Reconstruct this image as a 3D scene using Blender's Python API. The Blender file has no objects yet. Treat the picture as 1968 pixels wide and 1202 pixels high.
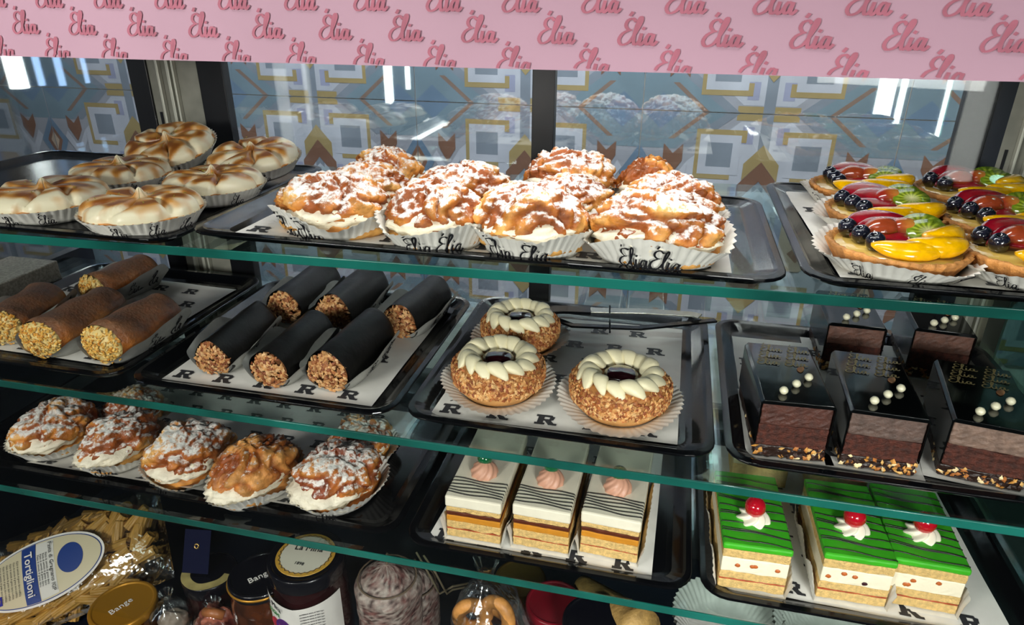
import bpy, math, random
from mathutils import Vector, Matrix, noise
from math import sin, cos, pi, radians, sqrt, exp
SC = bpy.context.scene
COL = SC.collection
# ------------------------------------------------------------------ camera
FPX = 1320.0
YAW, PIT, ROL = radians(13.0), radians(24.4), radians(0.35)
FW = Vector((-sin(YAW)*cos(PIT), cos(YAW)*cos(PIT), -sin(PIT)))
R0 = Vector((cos(YAW), sin(YAW), 0))
U0 = R0.cross(FW)
RT = R0*cos(ROL)+U0*sin(ROL)
UP = U0*cos(ROL)-R0*sin(ROL)
cam = bpy.data.cameras.new('camera'); co = bpy.data.objects.new('camera', cam); COL.objects.link(co)
M = Matrix((RT, UP, -FW)).transposed().to_4x4(); co.matrix_world = M
cam.sensor_width = 36; cam.lens = FPX*36/1968; cam.clip_start = .01; SC.camera = co
def ray(x, y): return FW*FPX+RT*(x-984)-UP*(y-601)
def atY(x, y, Y): d = ray(x, y); return d*(Y/d.y)
def atZ(x, y, Z): d = ray(x, y); return d*(Z/d.z)
# ------------------------------------------------------------------ world, lights, exposure
SC.view_settings.view_transform = 'Standard'; SC.view_settings.look = 'None'
SC.view_settings.gamma = 1; SC.view_settings.use_curve_mapping = False
SC.view_settings.exposure = 0.0
wd = bpy.data.worlds.new('world'); SC.world = wd; wd.use_nodes = True
wd.node_tree.nodes['Background'].inputs[0].default_value = (.55, .62, .75, 1)
wd.node_tree.nodes['Background'].inputs[1].default_value = .05
def area(name, loc, target, sx, sy, power, color=(1, 1, 1), spread=180):
    l = bpy.data.lights.new(name, 'AREA'); l.shape = 'RECTANGLE'; l.size = sx; l.size_y = sy
    l.energy = power; l.color = color; l.spread = radians(spread)
    o = bpy.data.objects.new(name, l); COL.objects.link(o); o.location = loc
    o.rotation_euler = (Vector(target)-Vector(loc)).to_track_quat('-Z', 'Y').to_euler(); return o
# shop ceiling lights on the customer side, plus front fills shining into the case
area('shop_ceiling_light', (-.55, -.12, .95), (-.25, .66, -.4), .9, .22, 4.6, (1, .96, .90))
area('front_fill_light', (-.80, -.62, .06), (-.20, .68, -.50), .4, .2, 12.5, (1, .95, .88))
area('shop_ceiling_light', (.55, .0, 1.0), (.1, .66, -.4), .5, .2, 3.4, (1, .97, .90))
area('front_fill_light', (.42, -.45, -.10), (.10, .62, -.66), .3, .12, 2.6, (1, .97, .92), spread=70)  # low fill added to brighten the slice fronts, not a lamp of the shop
# lamp strip under the top of the case
area('case_light_strip', (-.08, .635, .06), (-.08, .70, -.3),   .50, .03, 1.5, (1, .985, .95))
# light over the staff side behind the case
area('staff_side_light', (-.6, 1.15, 1.0), (-.6, 1.8, -.2), 1.6, .3, 52, (.96, .98, 1))
area('staff_side_light', (.6, 1.15, 1.0), (.6, 1.8, -.2), .8, .3, 30, (1, .95, .85))
SC.cycles.transparent_max_bounces = 20
SC.cycles.max_bounces = 6; SC.cycles.glossy_bounces = 4; SC.cycles.diffuse_bounces = 3; SC.cycles.transmission_bounces = 4
SC.cycles.caustics_reflective = False; SC.cycles.caustics_refractive = False
# ------------------------------------------------------------------ materials
def lin(c):
    if isinstance(c, str): c = tuple(int(c[i:i+2], 16)/255 for i in (0, 2, 4))
    return tuple((v/12.92 if v <= .04045 else ((v+.055)/1.055)**2.4) for v in c[:3])
MATS = {}
def mat(name, c=None, rough=.5, metal=0, attr=False, bump=0, bscale=200, coat=0, vary=0, vscale=60, spec=.5, trans=0, sub=0, alpha=1, c2=None):
    if name in MATS: return MATS[name]
    m = bpy.data.materials.new(name); m.use_nodes = True; nt = m.node_tree; b = nt.nodes['Principled BSDF']
    b.inputs['Roughness'].default_value = rough; b.inputs['Metallic'].default_value = metal
    b.inputs['Specular IOR Level'].default_value = spec
    b.inputs['Coat Weight'].default_value = coat; b.inputs['Coat Roughness'].default_value = .08
    b.inputs['Transmission Weight'].default_value = trans; b.inputs['Alpha'].default_value = alpha
    if sub:
        b.inputs['Subsurface Weight'].default_value = sub; b.inputs['Subsurface Radius'].default_value = (1, .6, .3)
        b.inputs['Subsurface Scale'].default_value = .004
    src = None
    if attr:
        a = nt.nodes.new('ShaderNodeAttribute'); a.attribute_name = 'Col'; src = a.outputs['Color']
    else:
        b.inputs['Base Color'].default_value = (*lin(c), 1)
    tc = nt.nodes.new('ShaderNodeTexCoord')
    if vary:
        n = nt.nodes.new('ShaderNodeTexNoise'); n.inputs['Scale'].default_value = vscale; n.inputs['Detail'].default_value = 5
        nt.links.new(tc.outputs['Object'], n.inputs['Vector'])
        r = nt.nodes.new('ShaderNodeMapRange'); r.inputs[1].default_value = .38; r.inputs[2].default_value = .62
        r.inputs[3].default_value = 1-vary; r.inputs[4].default_value = 1+vary*.6
        nt.links.new(n.outputs['Fac'], r.inputs[0])
        mx = nt.nodes.new('ShaderNodeMix'); mx.data_type = 'RGBA'; mx.blend_type = 'MULTIPLY'; mx.inputs[0].default_value = 1
        if c2 is not None:
            mx.blend_type = 'MIX'; r.inputs[3].default_value = 0; r.inputs[4].default_value = vary
            nt.links.new(r.outputs[0], mx.inputs[0]); mx.inputs[7].default_value = (*lin(c2), 1)
        else: nt.links.new(r.outputs[0], mx.inputs[7])
        if src: nt.links.new(src, mx.inputs[6])
        else: mx.inputs[6].default_value = (*lin(c), 1)
        src = mx.outputs[2]
    if src: nt.links.new(src, b.inputs['Base Color'])
    if bump:
        n = nt.nodes.new('ShaderNodeTexNoise'); n.inputs['Scale'].default_value = bscale; n.inputs['Detail'].default_value = 6
        nt.links.new(tc.outputs['Object'], n.inputs['Vector'])
        bp = nt.nodes.new('ShaderNodeBump'); bp.inputs['Strength'].default_value = bump; bp.inputs['Distance'].default_value = .002
        nt.links.new(n.outputs['Fac'], bp.inputs['Height']); nt.links.new(bp.outputs[0], b.inputs['Normal'])
    MATS[name] = m; return m
def powder(name, thresh, soft=.22, c='f4f0ea', nscale=70, attr=True, amt=1.0, rough=.68):
    """baked dough (colour from the mesh) dusted with sugar that lies on faces turned upward"""
    m = mat(name, '000000', rough=rough, attr=True, bump=.6, bscale=260, vary=.28, vscale=90)
    nt = m.node_tree; b = nt.nodes['Principled BSDF']; src = b.inputs['Base Color'].links[0].from_socket
    g = nt.nodes.new('ShaderNodeNewGeometry'); sp = nt.nodes.new('ShaderNodeSeparateXYZ'); nt.links.new(g.outputs['Normal'], sp.inputs[0])
    tc = nt.nodes.new('ShaderNodeTexCoord')
    n = nt.nodes.new('ShaderNodeTexNoise'); n.inputs['Scale'].default_value = nscale; n.inputs['Detail'].default_value = 8; n.inputs['Roughness'].default_value = .72
    nt.links.new(tc.outputs['Object'], n.inputs['Vector'])
    a = nt.nodes.new('ShaderNodeMath'); a.operation = 'MULTIPLY_ADD'; a.inputs[1].default_value = 1.9
    nt.links.new(n.outputs['Fac'], a.inputs[0]); 
    s = nt.nodes.new('ShaderNodeMath'); s.operation = 'MULTIPLY'; s.inputs[1].default_value = .62
    nt.links.new(sp.outputs['Z'], s.inputs[0]); nt.links.new(s.outputs[0], a.inputs[2])
    r = nt.nodes.new('ShaderNodeMapRange'); r.interpolation_type = 'SMOOTHSTEP'
    r.inputs[1].default_value = thresh-soft; r.inputs[2].default_value = thresh+soft; r.inputs[3].default_value = 0; r.inputs[4].default_value = amt
    nt.links.new(a.outputs[0], r.inputs[0])
    mx = nt.nodes.new('ShaderNodeMix'); mx.data_type = 'RGBA'; nt.links.new(r.outputs[0], mx.inputs[0])
    nt.links.new(src, mx.inputs[6]); mx.inputs[7].default_value = (*lin(c), 1)
    nt.links.new(mx.outputs[2], b.inputs['Base Color'])
    rr = nt.nodes.new('ShaderNodeMapRange'); rr.inputs[3].default_value = rough*.75; rr.inputs[4].default_value = .9
    nt.links.new(r.outputs[0], rr.inputs[0]); nt.links.new(rr.outputs[0], b.inputs['Roughness'])
    return m
def glassmat(name, tint, refl, rough=.02, ior=1.5, bump=0, bscale=30):
    m = bpy.data.materials.new(name); m.use_nodes = True; nt = m.node_tree; nt.nodes.clear()
    o = nt.nodes.new('ShaderNodeOutputMaterial'); t = nt.nodes.new('ShaderNodeBsdfTransparent'); t.inputs[0].default_value = (*tint, 1)
    g = nt.nodes.new('ShaderNodeBsdfGlossy'); g.inputs['Roughness'].default_value = rough; g.inputs['Color'].default_value = (.95, 1, 1, 1)
    f = nt.nodes.new('ShaderNodeLayerWeight'); f.inputs['Blend'].default_value = .25
    mu = nt.nodes.new('ShaderNodeMath'); mu.operation = 'MULTIPLY_ADD'; mu.inputs[1].default_value = refl; mu.inputs[2].default_value = refl*.25; mu.use_clamp = True
    nt.links.new(f.outputs['Fresnel'], mu.inputs[0])
    x = nt.nodes.new('ShaderNodeMixShader'); nt.links.new(mu.outputs[0], x.inputs[0])
    nt.links.new(t.outputs[0], x.inputs[1]); nt.links.new(g.outputs[0], x.inputs[2]); nt.links.new(x.outputs[0], o.inputs[0])
    if bump:
        tc = nt.nodes.new('ShaderNodeTexCoord'); n = nt.nodes.new('ShaderNodeTexNoise'); n.inputs['Scale'].default_value = bscale; n.inputs['Detail'].default_value = 3
        bp = nt.nodes.new('ShaderNodeBump'); bp.inputs['Strength'].default_value = bump; bp.inputs['Distance'].default_value = .01
        nt.links.new(tc.outputs['Object'], n.inputs[0]); nt.links.new(n.outputs[0], bp.inputs['Height'])
        nt.links.new(bp.outputs[0], g.inputs['Normal']); nt.links.new(bp.outputs[0], f.inputs['Normal'])
    MATS[name] = m; return m
def emis(name, c, s):
    m = bpy.data.materials.new(name); m.use_nodes = True; nt = m.node_tree; nt.nodes.clear()
    o = nt.nodes.new('ShaderNodeOutputMaterial'); e = nt.nodes.new('ShaderNodeEmission'); e.inputs[0].default_value = (*c, 1); e.inputs[1].default_value = s
    nt.links.new(e.outputs[0], o.inputs[0]); MATS[name] = m; return m
M_SHELF = glassmat('shelf_glass', (.84, .92, .90), .30)
M_DOOR = glassmat('door_glass', (.90, .93, .96), .55, rough=.02)
M_FRONT = glassmat('front_glass', (.97, .985, .985), .04)
M_SIDE = glassmat('side_glass', (.30, .45, .43), .12)
M_FILM = glassmat('clear_film', (.93, .94, .94), .55, rough=.12, bump=.6, bscale=26)
M_EDGE = mat('glass_edge_green', '186258', rough=.16, coat=.5, vary=.5, vscale=6, spec=.8)
M_BLACK = mat('glossy_black_plastic', '06070a', rough=.15, coat=.10, spec=.28, bump=.06, bscale=25)
M_BLACK2 = mat('black_frame', '0c0d12', rough=.35, vary=.3, vscale=12)
M_NAVY = mat('dark_navy_panel', '0a1220', rough=.4, vary=.2, vscale=9)
M_ALU = mat('brushed_aluminium', 'b9b8ac', rough=.25, metal=1, vary=.12, vscale=15)
M_GREY = mat('grey_profile', '8c8b80', rough=.5, metal=.2, vary=.2, vscale=18)
M_PINK = mat('pink_paper', 'c8a2b6', rough=.7, vary=.05, vscale=5)
M_ROSE = mat('rose_print', 'bc7084', rough=.7, vary=.12, vscale=40)
M_PAPER = mat('white_paper', 'e9e6df', rough=.75, vary=.05, vscale=40)
M_CUP = mat('cup_paper', 'efece3', rough=.8, vary=.08, vscale=60)
M_CUPG = mat('cup_paper_grey', 'b8b8b2', rough=.8, vary=.1, vscale=60)
M_INK = mat('black_ink', '15141a', rough=.6)
M_INKG = mat('grey_ink', '2a2a2e', rough=.6)
M_GOLDP = mat('gold_print', '9a8a5a', rough=.4, metal=.2)
M_DOUGH = powder('sugar_dusted_puff', 1.43, .17, nscale=110)
M_DOUGH2 = powder('lightly_dusted_puff', 1.66, .15, nscale=120)
M_BASE = mat('baked_dough', attr=True, rough=.5, bump=.5, bscale=220, vary=.22, vscale=80)
M_CREAM = mat('whipped_cream', 'f3ead2', rough=.5, bump=.5, bscale=300, vary=.05, vscale=100)
M_MER = mat('meringue', attr=True, rough=.38, bump=.12, bscale=160, spec=.5)
M_CRUST = mat('tart_crust', 'c98a48', rough=.6, bump=.9, bscale=320, vary=.3, vscale=70)
M_SPONGE = mat('sponge', 'e2bd78', rough=.85, bump=1.0, bscale=700, vary=.18, vscale=220)
M_ROLL = powder('browned_roll', 1.22, .55, c='9a8672', nscale=160, amt=.42, rough=.4)
M_NUT = mat('chopped_nuts', attr=True, rough=.6, vary=.2, vscale=150)
M_CHOC = mat('dark_chocolate', '0b0807', spec=.25, rough=.40, bump=.3, bscale=90, vary=.3, vscale=60)
M_GLAZE = mat('mirror_glaze', '040607', rough=.06, coat=.3, spec=.4)
M_GLOSS = mat('glazed_fruit', attr=True, rough=.15, coat=1, vary=.15, vscale=140, bump=.15, bscale=120)
# ------------------------------------------------------------------ mesh helpers
class MB:
    def __init__(s): s.v = []; s.f = []; s.m = []; s.c = []
    def add(s, vs, fs, mi=0, col=None, T=None):
        o = len(s.v)
        for i, p in enumerate(vs):
            p = Vector(p); s.v.append(T @ p if T else p)
            s.c.append(col[i] if isinstance(col, list) else (col or (1, 1, 1)))
        for f in fs: s.f.append([o+i for i in f]); s.m.append(mi)
        return s
    def box(s, x0, x1, y0, y1, z0, z1, mi=0, col=None, T=None):
        v = [(x, y, z) for z in (z0, z1) for y in (y0, y1) for x in (x0, x1)]
        return s.add(v, [(0, 2, 3, 1), (4, 5, 7, 6), (0, 1, 5, 4), (2, 6, 7, 3), (0, 4, 6, 2), (1, 3, 7, 5)], mi, col, T)
    def grid(s, rows, closed=True, mi=0, cols=None, cap0=False, cap1=False, T=None):
        n = len(rows[0]); v = [p for r in rows for p in r]; f = []
        for i in range(len(rows)-1):
            for j in range(n if closed else n-1):
                k = (j+1) % n; f.append((i*n+j, i*n+k, (i+1)*n+k, (i+1)*n+j))
        if cap0: f.append(tuple(range(n))[::-1])
        if cap1: f.append(tuple((len(rows)-1)*n+j for j in range(n)))
        c = [q for r in cols for q in r] if cols else None
        return s.add(v, f, mi, c, T)
    def build(s, name, mats, parent=None, smooth=False, bevel=0, seg=2, mods=None, kind=None, label=None):
        me = bpy.data.meshes.new(name); me.from_pydata([tuple(p) for p in s.v], [], s.f)
        if not isinstance(mats, (list, tuple)): mats = [mats]
        for m in mats: me.materials.append(m)
        me.polygons.foreach_set('material_index', s.m)
        a = me.color_attributes.new('Col', 'FLOAT_COLOR', 'POINT')
        a.data.foreach_set('color', [x for c in s.c for x in (*c[:3], 1)])
        if smooth: me.shade_smooth()
        me.update()
        o = bpy.data.objects.new(name, me); COL.objects.link(o)
        if parent: o.parent = parent
        if bevel:
            b = o.modifiers.new('bevel', 'BEVEL'); b.width = bevel; b.segments = seg; b.limit_method = 'ANGLE'; b.angle_limit = radians(40)
        if kind: o['kind'] = kind
        if label: o['label'] = label
        return o
def tag(o, label, cat, group=None):
    o['label'] = label; o['category'] = cat
    if group: o['group'] = group
    return o
def thing(name, label, cat, loc=(0, 0, 0), rz=0, group=None):
    o = bpy.data.objects.new(name, None); COL.objects.link(o); o.location = loc; o.rotation_euler = (0, 0, rz); o.empty_display_size = .02
    return tag(o, label, cat, group)
def lathe(prof, n=32, mb=None, mi=0, T=None, cols=None):
    mb = mb or MB()
    rows = [[(r*cos(2*pi*j/n), r*sin(2*pi*j/n), z) for j in range(n)] for r, z in prof]
    return mb.grid(rows, True, mi, [[c]*n for c in cols] if cols else None, cap0=True, cap1=True, T=T)
def tube(pts, r, n=8, mb=None, mi=0, closed=False, col=None):
    mb = mb or MB(); rows = []; N = len(pts); pts = [Vector(p) for p in pts]
    for i, p in enumerate(pts):
        a = pts[i-1] if i else (pts[-1] if closed else p); b = pts[(i+1) % N] if (i < N-1 or closed) else p
        t = (b-a).normalized(); u = t.cross(Vector((0, 0, 1)))
        if u.length < .01: u = t.cross(Vector((1, 0, 0)))
        u.normalize(); w = u.cross(t); rr = r(i/(N-1)) if callable(r) else r
        rows.append([p+u*rr*cos(2*pi*k/n)+w*rr*sin(2*pi*k/n) for k in range(n)])
    if closed: rows.append(rows[0])
    cs = [[col]*n for _ in rows] if col else None
    return mb.grid(rows, True, mi, cs, cap0=not closed, cap1=not closed)
def rrect(x0, x1, y0, y1, r, n=5):
    p = []
    for cx, cy, a0 in ((x1-r, y1-r, 0), (x0+r, y1-r, 90), (x0+r, y0+r, 180), (x1-r, y0+r, 270)):
        for k in range(n+1):
            a = radians(a0+90*k/n); p.append((cx+r*cos(a), cy+r*sin(a)))
    return p
def blob(rx, ry, rz, seed, amp=.1, fr=2., nu=40, nv=20, flat=None, colf=None, mb=None, T=None, mi=0):
    """rounded lump with noise; flat clips the underside at z = flat*rz"""
    mb = mb or MB(); rows = []; cols = []
    so = Vector((seed*3.1, seed*1.7, seed*.9))
    for i in range(nv+1):
        ph = pi*i/nv; r_ = []; c_ = []
        for j in range(nu):
            th = 2*pi*j/nu; d = Vector((sin(ph)*cos(th), sin(ph)*sin(th), -cos(ph)))
            n = noise.noise(d*fr+so)+.5*noise.noise(d*fr*2.1+so)
            q = d*(1+amp*n); z = q.z
            if flat is not None and z < flat: z = flat+(z-flat)*.1
            r_.append((q.x*rx, q.y*ry, z*rz)); c_.append(colf(d, n) if colf else (1, 1, 1))
        rows.append(r_); cols.append(c_)
    return mb.grid(rows, True, mi, cols, T=T)
def mixc(a, b, t): t = max(0, min(1, t)); return tuple(x*(1-t)+y*t for x, y in zip(a, b))
# ------------------------------------------------------------------ printed marks
STROKES = [[(.46, .90), (.36, 1.0), (.2, .93), (.16, .74), (.27, .58), (.38, .56)],
           [(.3, .56), (.1, .42), (.02, .18), (.12, .0), (.28, .02), (.42, .16), (.56, .55), (.66, .92), (.62, 1.06), (.55, .9), (.5, .4), (.54, .05), (.64, .03), (.74, .22)],
           [(.74, .42), (.72, .12), (.78, .0), (.86, .1), (.92, .24)],
           [(1.12, .38), (1.0, .42), (.92, .22), (.97, .02), (1.08, .1), (1.15, .4), (1.13, .1), (1.2, .0), (1.3, .14)],
           [(.76, .6), (.79, .66)], [(.24, 1.12), (.3, 1.24)]]
def smooth_line(p, k=4):
    out = []
    for i in range(len(p)-1):
        a, b, c, d = p[max(0, i-1)], p[i], p[i+1], p[min(len(p)-1, i+2)]
        for j in range(k):
            t = j/k
            out.append(tuple(.5*((2*b[q])+(-a[q]+c[q])*t+(2*a[q]-5*b[q]+4*c[q]-d[q])*t*t+(-a[q]+3*b[q]-3*c[q]+d[q])*t**3) for q in (0, 1)))
    out.append(p[-1]); return out
def ribbons(w=.07, k=3):
    q = []
    for st in STROKES:
        l = smooth_line(st, k) if len(st) > 2 else st
        for i in range(len(l)-1):
            (x0, y0), (x1, y1) = l[i], l[i+1]; dx, dy = x1-x0, y1-y0; L = math.hypot(dx, dy) or 1
            ww = w*(.65+.55*abs(dy)/L)/2; nx, ny = -dy/L*ww, dx/L*ww; ex, ey = dx/L*ww*.4, dy/L*ww*.4
            q.append([(x0+nx-ex, y0+ny-ey), (x0-nx-ex, y0-ny-ey), (x1-nx+ex, y1-ny+ey), (x1+nx+ex, y1+ny+ey)])
    return q
RIB = ribbons(.068, 3); RIB2 = ribbons(.10, 3)
RGL = [[(.12, 0), (.42, 0), (.42, 1), (.12, 1)], [(0, .8), (.12, .8), (.12, 1), (0, 1)], [(0, 0), (.52, 0), (.52, .2), (0, .2)],
       [(.42, .8), (.85, .78), (.8, 1), (.42, 1)], [(.68, .5), (.9, .5), (.95, .85), (.72, .92)], [(.42, .4), (.8, .4), (.85, .58), (.42, .58)],
       [(.45, .45), (.78, .45), (1.1, 0), (.72, 0)], [(.9, 0), (1.12, 0), (1.12, .18), (.95, .18)]]
def stamp(mb, quads, f, mi, n=(0, 0, 1)):
    n = Vector(n)
    for k, q in enumerate(quads): mb.add([Vector(f(s, t))+n*(.000012*(k+1)) for s, t in q], [(0, 1, 2, 3)], mi)
def text_mesh(body, size, T, m, parent, name='lettering', align='CENTER', off=0, ext=.0002):
    cu = bpy.data.curves.new('t', 'FONT'); cu.body = body; cu.size = size; cu.align_x = align; cu.align_y = 'CENTER'; cu.offset = off; cu.extrude = ext; cu.resolution_u = 2
    to = bpy.data.objects.new('t', cu); COL.objects.link(to); bpy.context.view_layer.update()
    me = bpy.data.meshes.new_from_object(to.evaluated_get(bpy.context.evaluated_depsgraph_get()))
    bpy.data.objects.remove(to); me.name = name; me.materials.clear(); me.materials.append(m)
    me.transform(T); o = bpy.data.objects.new(name, me); COL.objects.link(o); o.parent = parent; return o
# ================================================================== SETTING
Z2, Z3, ZF = -.4258, -.5968, -.900
def S1(x): return -.2262+.0155*x
XL, XR = -1.05, .46
# back wall of large printed tiles
WY, TP, TZ = 1.8, .6, -.245
wall = MB().box(-4.4, 2.4, WY+.004, WY+.12, -1.2, 1.4).build('wall_back', mat('tile_adhesive', 'dedbd2', rough=.9, bump=.3)); wall['kind'] = 'structure'
TC = dict(base='9d9fa6', grey='828a94', white='b9bcc4', ochre='a39064', brown='7f5e4d', blue='6c8196', teal='778a94', lilac='9a9db4', sand='b4a28f', tan='857064')
TM = {k: mat('tile_'+k, v, rough=.3, coat=.25, vary=.10, vscale=9) for k, v in TC.items()}; TK = list(TC)
def tile_pattern():
    """printed shapes in (u, v): u 0 = middle of tile, .5 = joint; v from the lower/upper joint"""
    P = []
    def p(c, *pts): P.append((c, pts))
    def sq(cx, cy, a, c): p(c, (cx-a, cy-a), (cx+a, cy-a), (cx+a, cy+a), (cx-a, cy+a))
    p('white', (0, .03), (.1, .03), (.3, .2), (.3, .42), (0, .42))
    p('grey', (0, 0), (.022, 0), (.022, .5), (0, .5))
    p('ochre', (.022, 0), (.12, 0), (.12, .026), (.022, .026))
    p('lilac', (.045, .05), (.09, .05), (.09, .12), (.045, .12))
    p('teal', (.11, 0), (.3, .15), (.5, .15), (.5, 0))
    p('grey', (.11, 0), (.3, .15), (.36, .15), (.16, 0))
    p('tan', (.23, 0), (.36, .11), (.385, .11), (.255, 0))
    p('blue', (.34, 0), (.42, .07), (.5, .0))
    p('ochre', (.07, .065), (.27, .065), (.27, .27), (.12, .27), (.12, .115), (.07, .115)); sq(.172, .168, .082, 'white'); sq(.172, .168, .050, 'grey')
    p('ochre', (0, .12), (.07, .2), (.07, .27), (0, .19)); p('brown', (0, .19), (.085, .29), (.085, .37), (0, .27))
    p('white', (0, .30), (.07, .37), (.07, .45), (0, .38)); p('blue', (.02, .40), (.08, .44), (.02, .5))
    p('brown', (.32, .13), (.36, .17), (.40, .13), (.40, .19), (.36, .26), (.32, .2))
    p('white', (.30, .2), (.36, .29), (.41, .21), (.43, .24), (.36, .35), (.30, .25))
    p('blue', (.5, .14), (.62-.2, .26), (.5, .40), (.5, .35), (.455, .26), (.5, .19))
    p('brown', (.5, .19), (.455, .26), (.5, .35)); p('sand', (.5, .22), (.475, .26), (.5, .31))
    p('grey', (.30, .30), (.42, .44), (.5, .38), (.5, .43), (.42, .5), (.27, .34))
    p('white', (.34, .28), (.40, .36), (.46, .31), (.46, .34), (.40, .40), (.33, .33))
    p('sand', (.12, .34), (.22, .34), (.30, .42), (.30, .5), (.12, .5)); p('brown', (.2, .38), (.24, .42), (.2, .46), (.16, .42))
    p('lilac', (.09, .3), (.12, .3), (.12, .5), (.09, .5))
    return P
PAT = tile_pattern()
tile0 = None
for iz in range(-1, 2):
    for ix in range(-4, 3):
        if tile0 is None:
            mb = MB(); g = .0014; mb.box(-.3+g, .3-g, 0, .0035, -.3+g, .3-g, 0); lay = 0
            for sx in (1, -1):
                for sv in (1, -1):
                    for k, (c, pts) in enumerate(PAT):
                        vs = [(sx*min(u*.6, .3-g), -.0001-.00006*k, sv*(max(-.3+g, .3-g-v*.6))) for u, v in pts]
                        mb.add(vs, [tuple(range(len(vs)))], TK.index(c))
            tile0 = mb.build('tile', [TM[k] for k in TK], wall, bevel=0)
            t = tile0
        else: t = tile0.copy(); COL.objects.link(t); t.parent = wall
        t.location = (TP*.12*3+ix*TP, WY, TZ+.3-TP*iz-.0)
wf = MB().box(-4.4, 2.4, -2.1, WY+.12, -1.3, -1.2).build('floor', mat('dark_floor', '3c3a38', rough=.6, vary=.2)); wf['kind'] = 'structure'
# shop behind the customer: far wall; glowing bluish tubes stand in for its daylight in the reflections
sw = MB().box(-4.4, 2.4, -2.1, -2.0, -1.2, 1.6).build('wall_front', mat('shop_wall', '2c2422', rough=.8, vary=.2, vscale=3)); sw['kind'] = 'structure'
M_TUBE = emis('lit_tube', (1, .98, .92), 9); M_BLUE = emis('added_blue_glow', (.45, .65, 1), 3.5)
def lamp_tube(x, y, z0, z1, r, m, lab):
    t = thing('tube_lamp', lab, 'lamp', (x, y, z0)); lathe([(r, 0), (r, z1-z0)], 12).build('lit_tube', m, t)
    lathe([(r*1.3, z1-z0), (r*1.3, z1-z0+.04)], 12).build('end_cap', M_ALU, t)
    tube([(0, 0, z1-z0+.04), (0, 0, 1.6-z0)], .004).build('cord', M_BLACK2, t)
DY = .98
def mir(px, pyb, Y): # where a lamp at depth Y must hang for the sliding door to mirror it at this pixel
    p = atY(px, pyb, 2*DY-Y); return p
for px, pyb, Y, r, m, lab in ((748, 208, -.9, .018, M_TUBE, 'thick hanging tube lamp mirrored left of the middle door post'), (783, 172, -.9, .010, M_TUBE, 'thin hanging tube lamp beside the thick one mirrored in the door'),
                              (1690, 245, -.9, .030, M_TUBE, 'thick hanging tube lamp mirrored near the right end of the doors'), (1722, 240, -1.3, .012, M_TUBE, 'thin hanging tube lamp mirrored near the right end of the doors'),
                              (1800, 275, -.7, .008, M_TUBE, 'very thin hanging tube lamp mirrored farthest right in the doors'),
                              (35, 170, -1.2, .045, M_TUBE, 'thick hanging tube lamp mirrored at far left of the doors'), (78, 165, -1.4, .018, M_BLUE, 'bluish glowing tube added for daylight mirrored at far left'), (118, 165, -1.4, .018, M_BLUE, 'bluish glowing tube added for daylight mirrored in the left door pane'), (166, 160, -1.5, .012, M_BLUE, 'bluish glowing tube added for daylight mirrored nearest the left door frame')):  # bluish tubes are added for mirrored daylight streaks, not lamps of the shop
    p = mir(px, pyb, Y); lamp_tube(p.x, Y, p.z, .5, r, m, lab)
# ------------------------------------------------------------------ the case
case = thing('display_case', 'refrigerated pastry display case with black base and glass sides', 'display case', (0, 0, 0))
MB().box(XL, XR, .54, 1.02, ZF-.05, ZF).build('case_floor', M_NAVY, case)
MB().box(XL, XR, .98, 1.02, ZF, -.62).build('back_panel', M_BLACK2, case)
MB().box(XL-.02, XL, .56, 1.02, ZF, -.42).build('side_panel', M_NAVY, case, label='dark lower end panel')
MB().box(XR, XR+.008, .58, 1.02, ZF, .3).build('side_pane', M_SIDE, case, label='dark green end glass')
MB().box(XL, XR, .53, .56, ZF-.05, ZF+.012).build('front_sill', M_BLACK2, case)
MB().box(XL, XR+.05, .5585, .5625, -.79, .28).build('front_pane', M_FRONT, case)
MB().box(XL, XR+.05, .55, 1.02, .28, .32).build('case_top', M_BLACK2, case)
for x in (XR-.03,):
    mb = MB(); mb.box(x, x+.02, .95, .98, ZF, .28); mb.build('support_post', M_ALU, case, label='aluminium rear post')
for zz in (Z3, Z2):
    pass
# rear sliding doors
def door(name, x0, x1, y, fl, fr, lab):
    d = thing(name, lab, 'sliding door', (0, y, 0)); d['kind'] = 'structure'
    if 'category' in d: del d['category']
    MB().box(x0, x1, .004, .008, -.60, .26).build('glass_pane', M_DOOR, d)
    mb = MB()
    if fl: mb.box(x0, x0+fl, -.004, .014, -.60, .26)
    if fr: mb.box(x1-fr, x1, -.004, .014, -.60, .26)
    mb.box(x0, x1, -.004, .014, -.62, -.585); mb.box(x0, x1, -.004, .014, .26, .28)
    mb.build('door_frame', M_BLACK2, d, bevel=.001)
    return d
k = DY
d1 = door('door_1', -1.42*k, -.832*k, k, 0, .034, 'left rear sliding glass door in black frame')
d2 = door('door_2', -.740*k, -.170*k, k, .044, .032, 'middle rear sliding glass door in black frame')
d3 = door('door_3', -.170*k, .385*k, k, .0, .034, 'right rear sliding glass door in dark frame')
def profile(name, x0, w, lab):
    t = thing(name, lab, 'post', (x0, k, 0)); 
    MB().box(0, w, .0, .02, -.62, .28).build('backing', M_GREY, t)
    for a, b in ((.22, .27), (.42, .48), (.53, .57)): MB().box(w*a, w*b, -.008, 0, -.62, .28).build('rib', mat('pale_profile', 'c8c8ba', rough=.4, metal=.3), t, bevel=.0008)
    for z in (-.20, -.26, -.08): MB().box(w*.08, w*.13, -.0012, 0, z, z+.035).build('slot', M_BLACK2, t)
profile('shelf_rail_post', -.832*k, .090, 'grooved aluminium shelf upright between left and middle rear doors')
profile('shelf_rail_post', .405*k, .07, 'grooved aluminium shelf upright at right end of case')
MB_ = MB().box(.385*k, .405*k, .0, .02, -.62, .28).build('door_jamb', M_NAVY); MB_.location.y = k; tag(MB_, 'dark brown vertical jamb beside the right aluminium upright', 'jamb')
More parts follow.
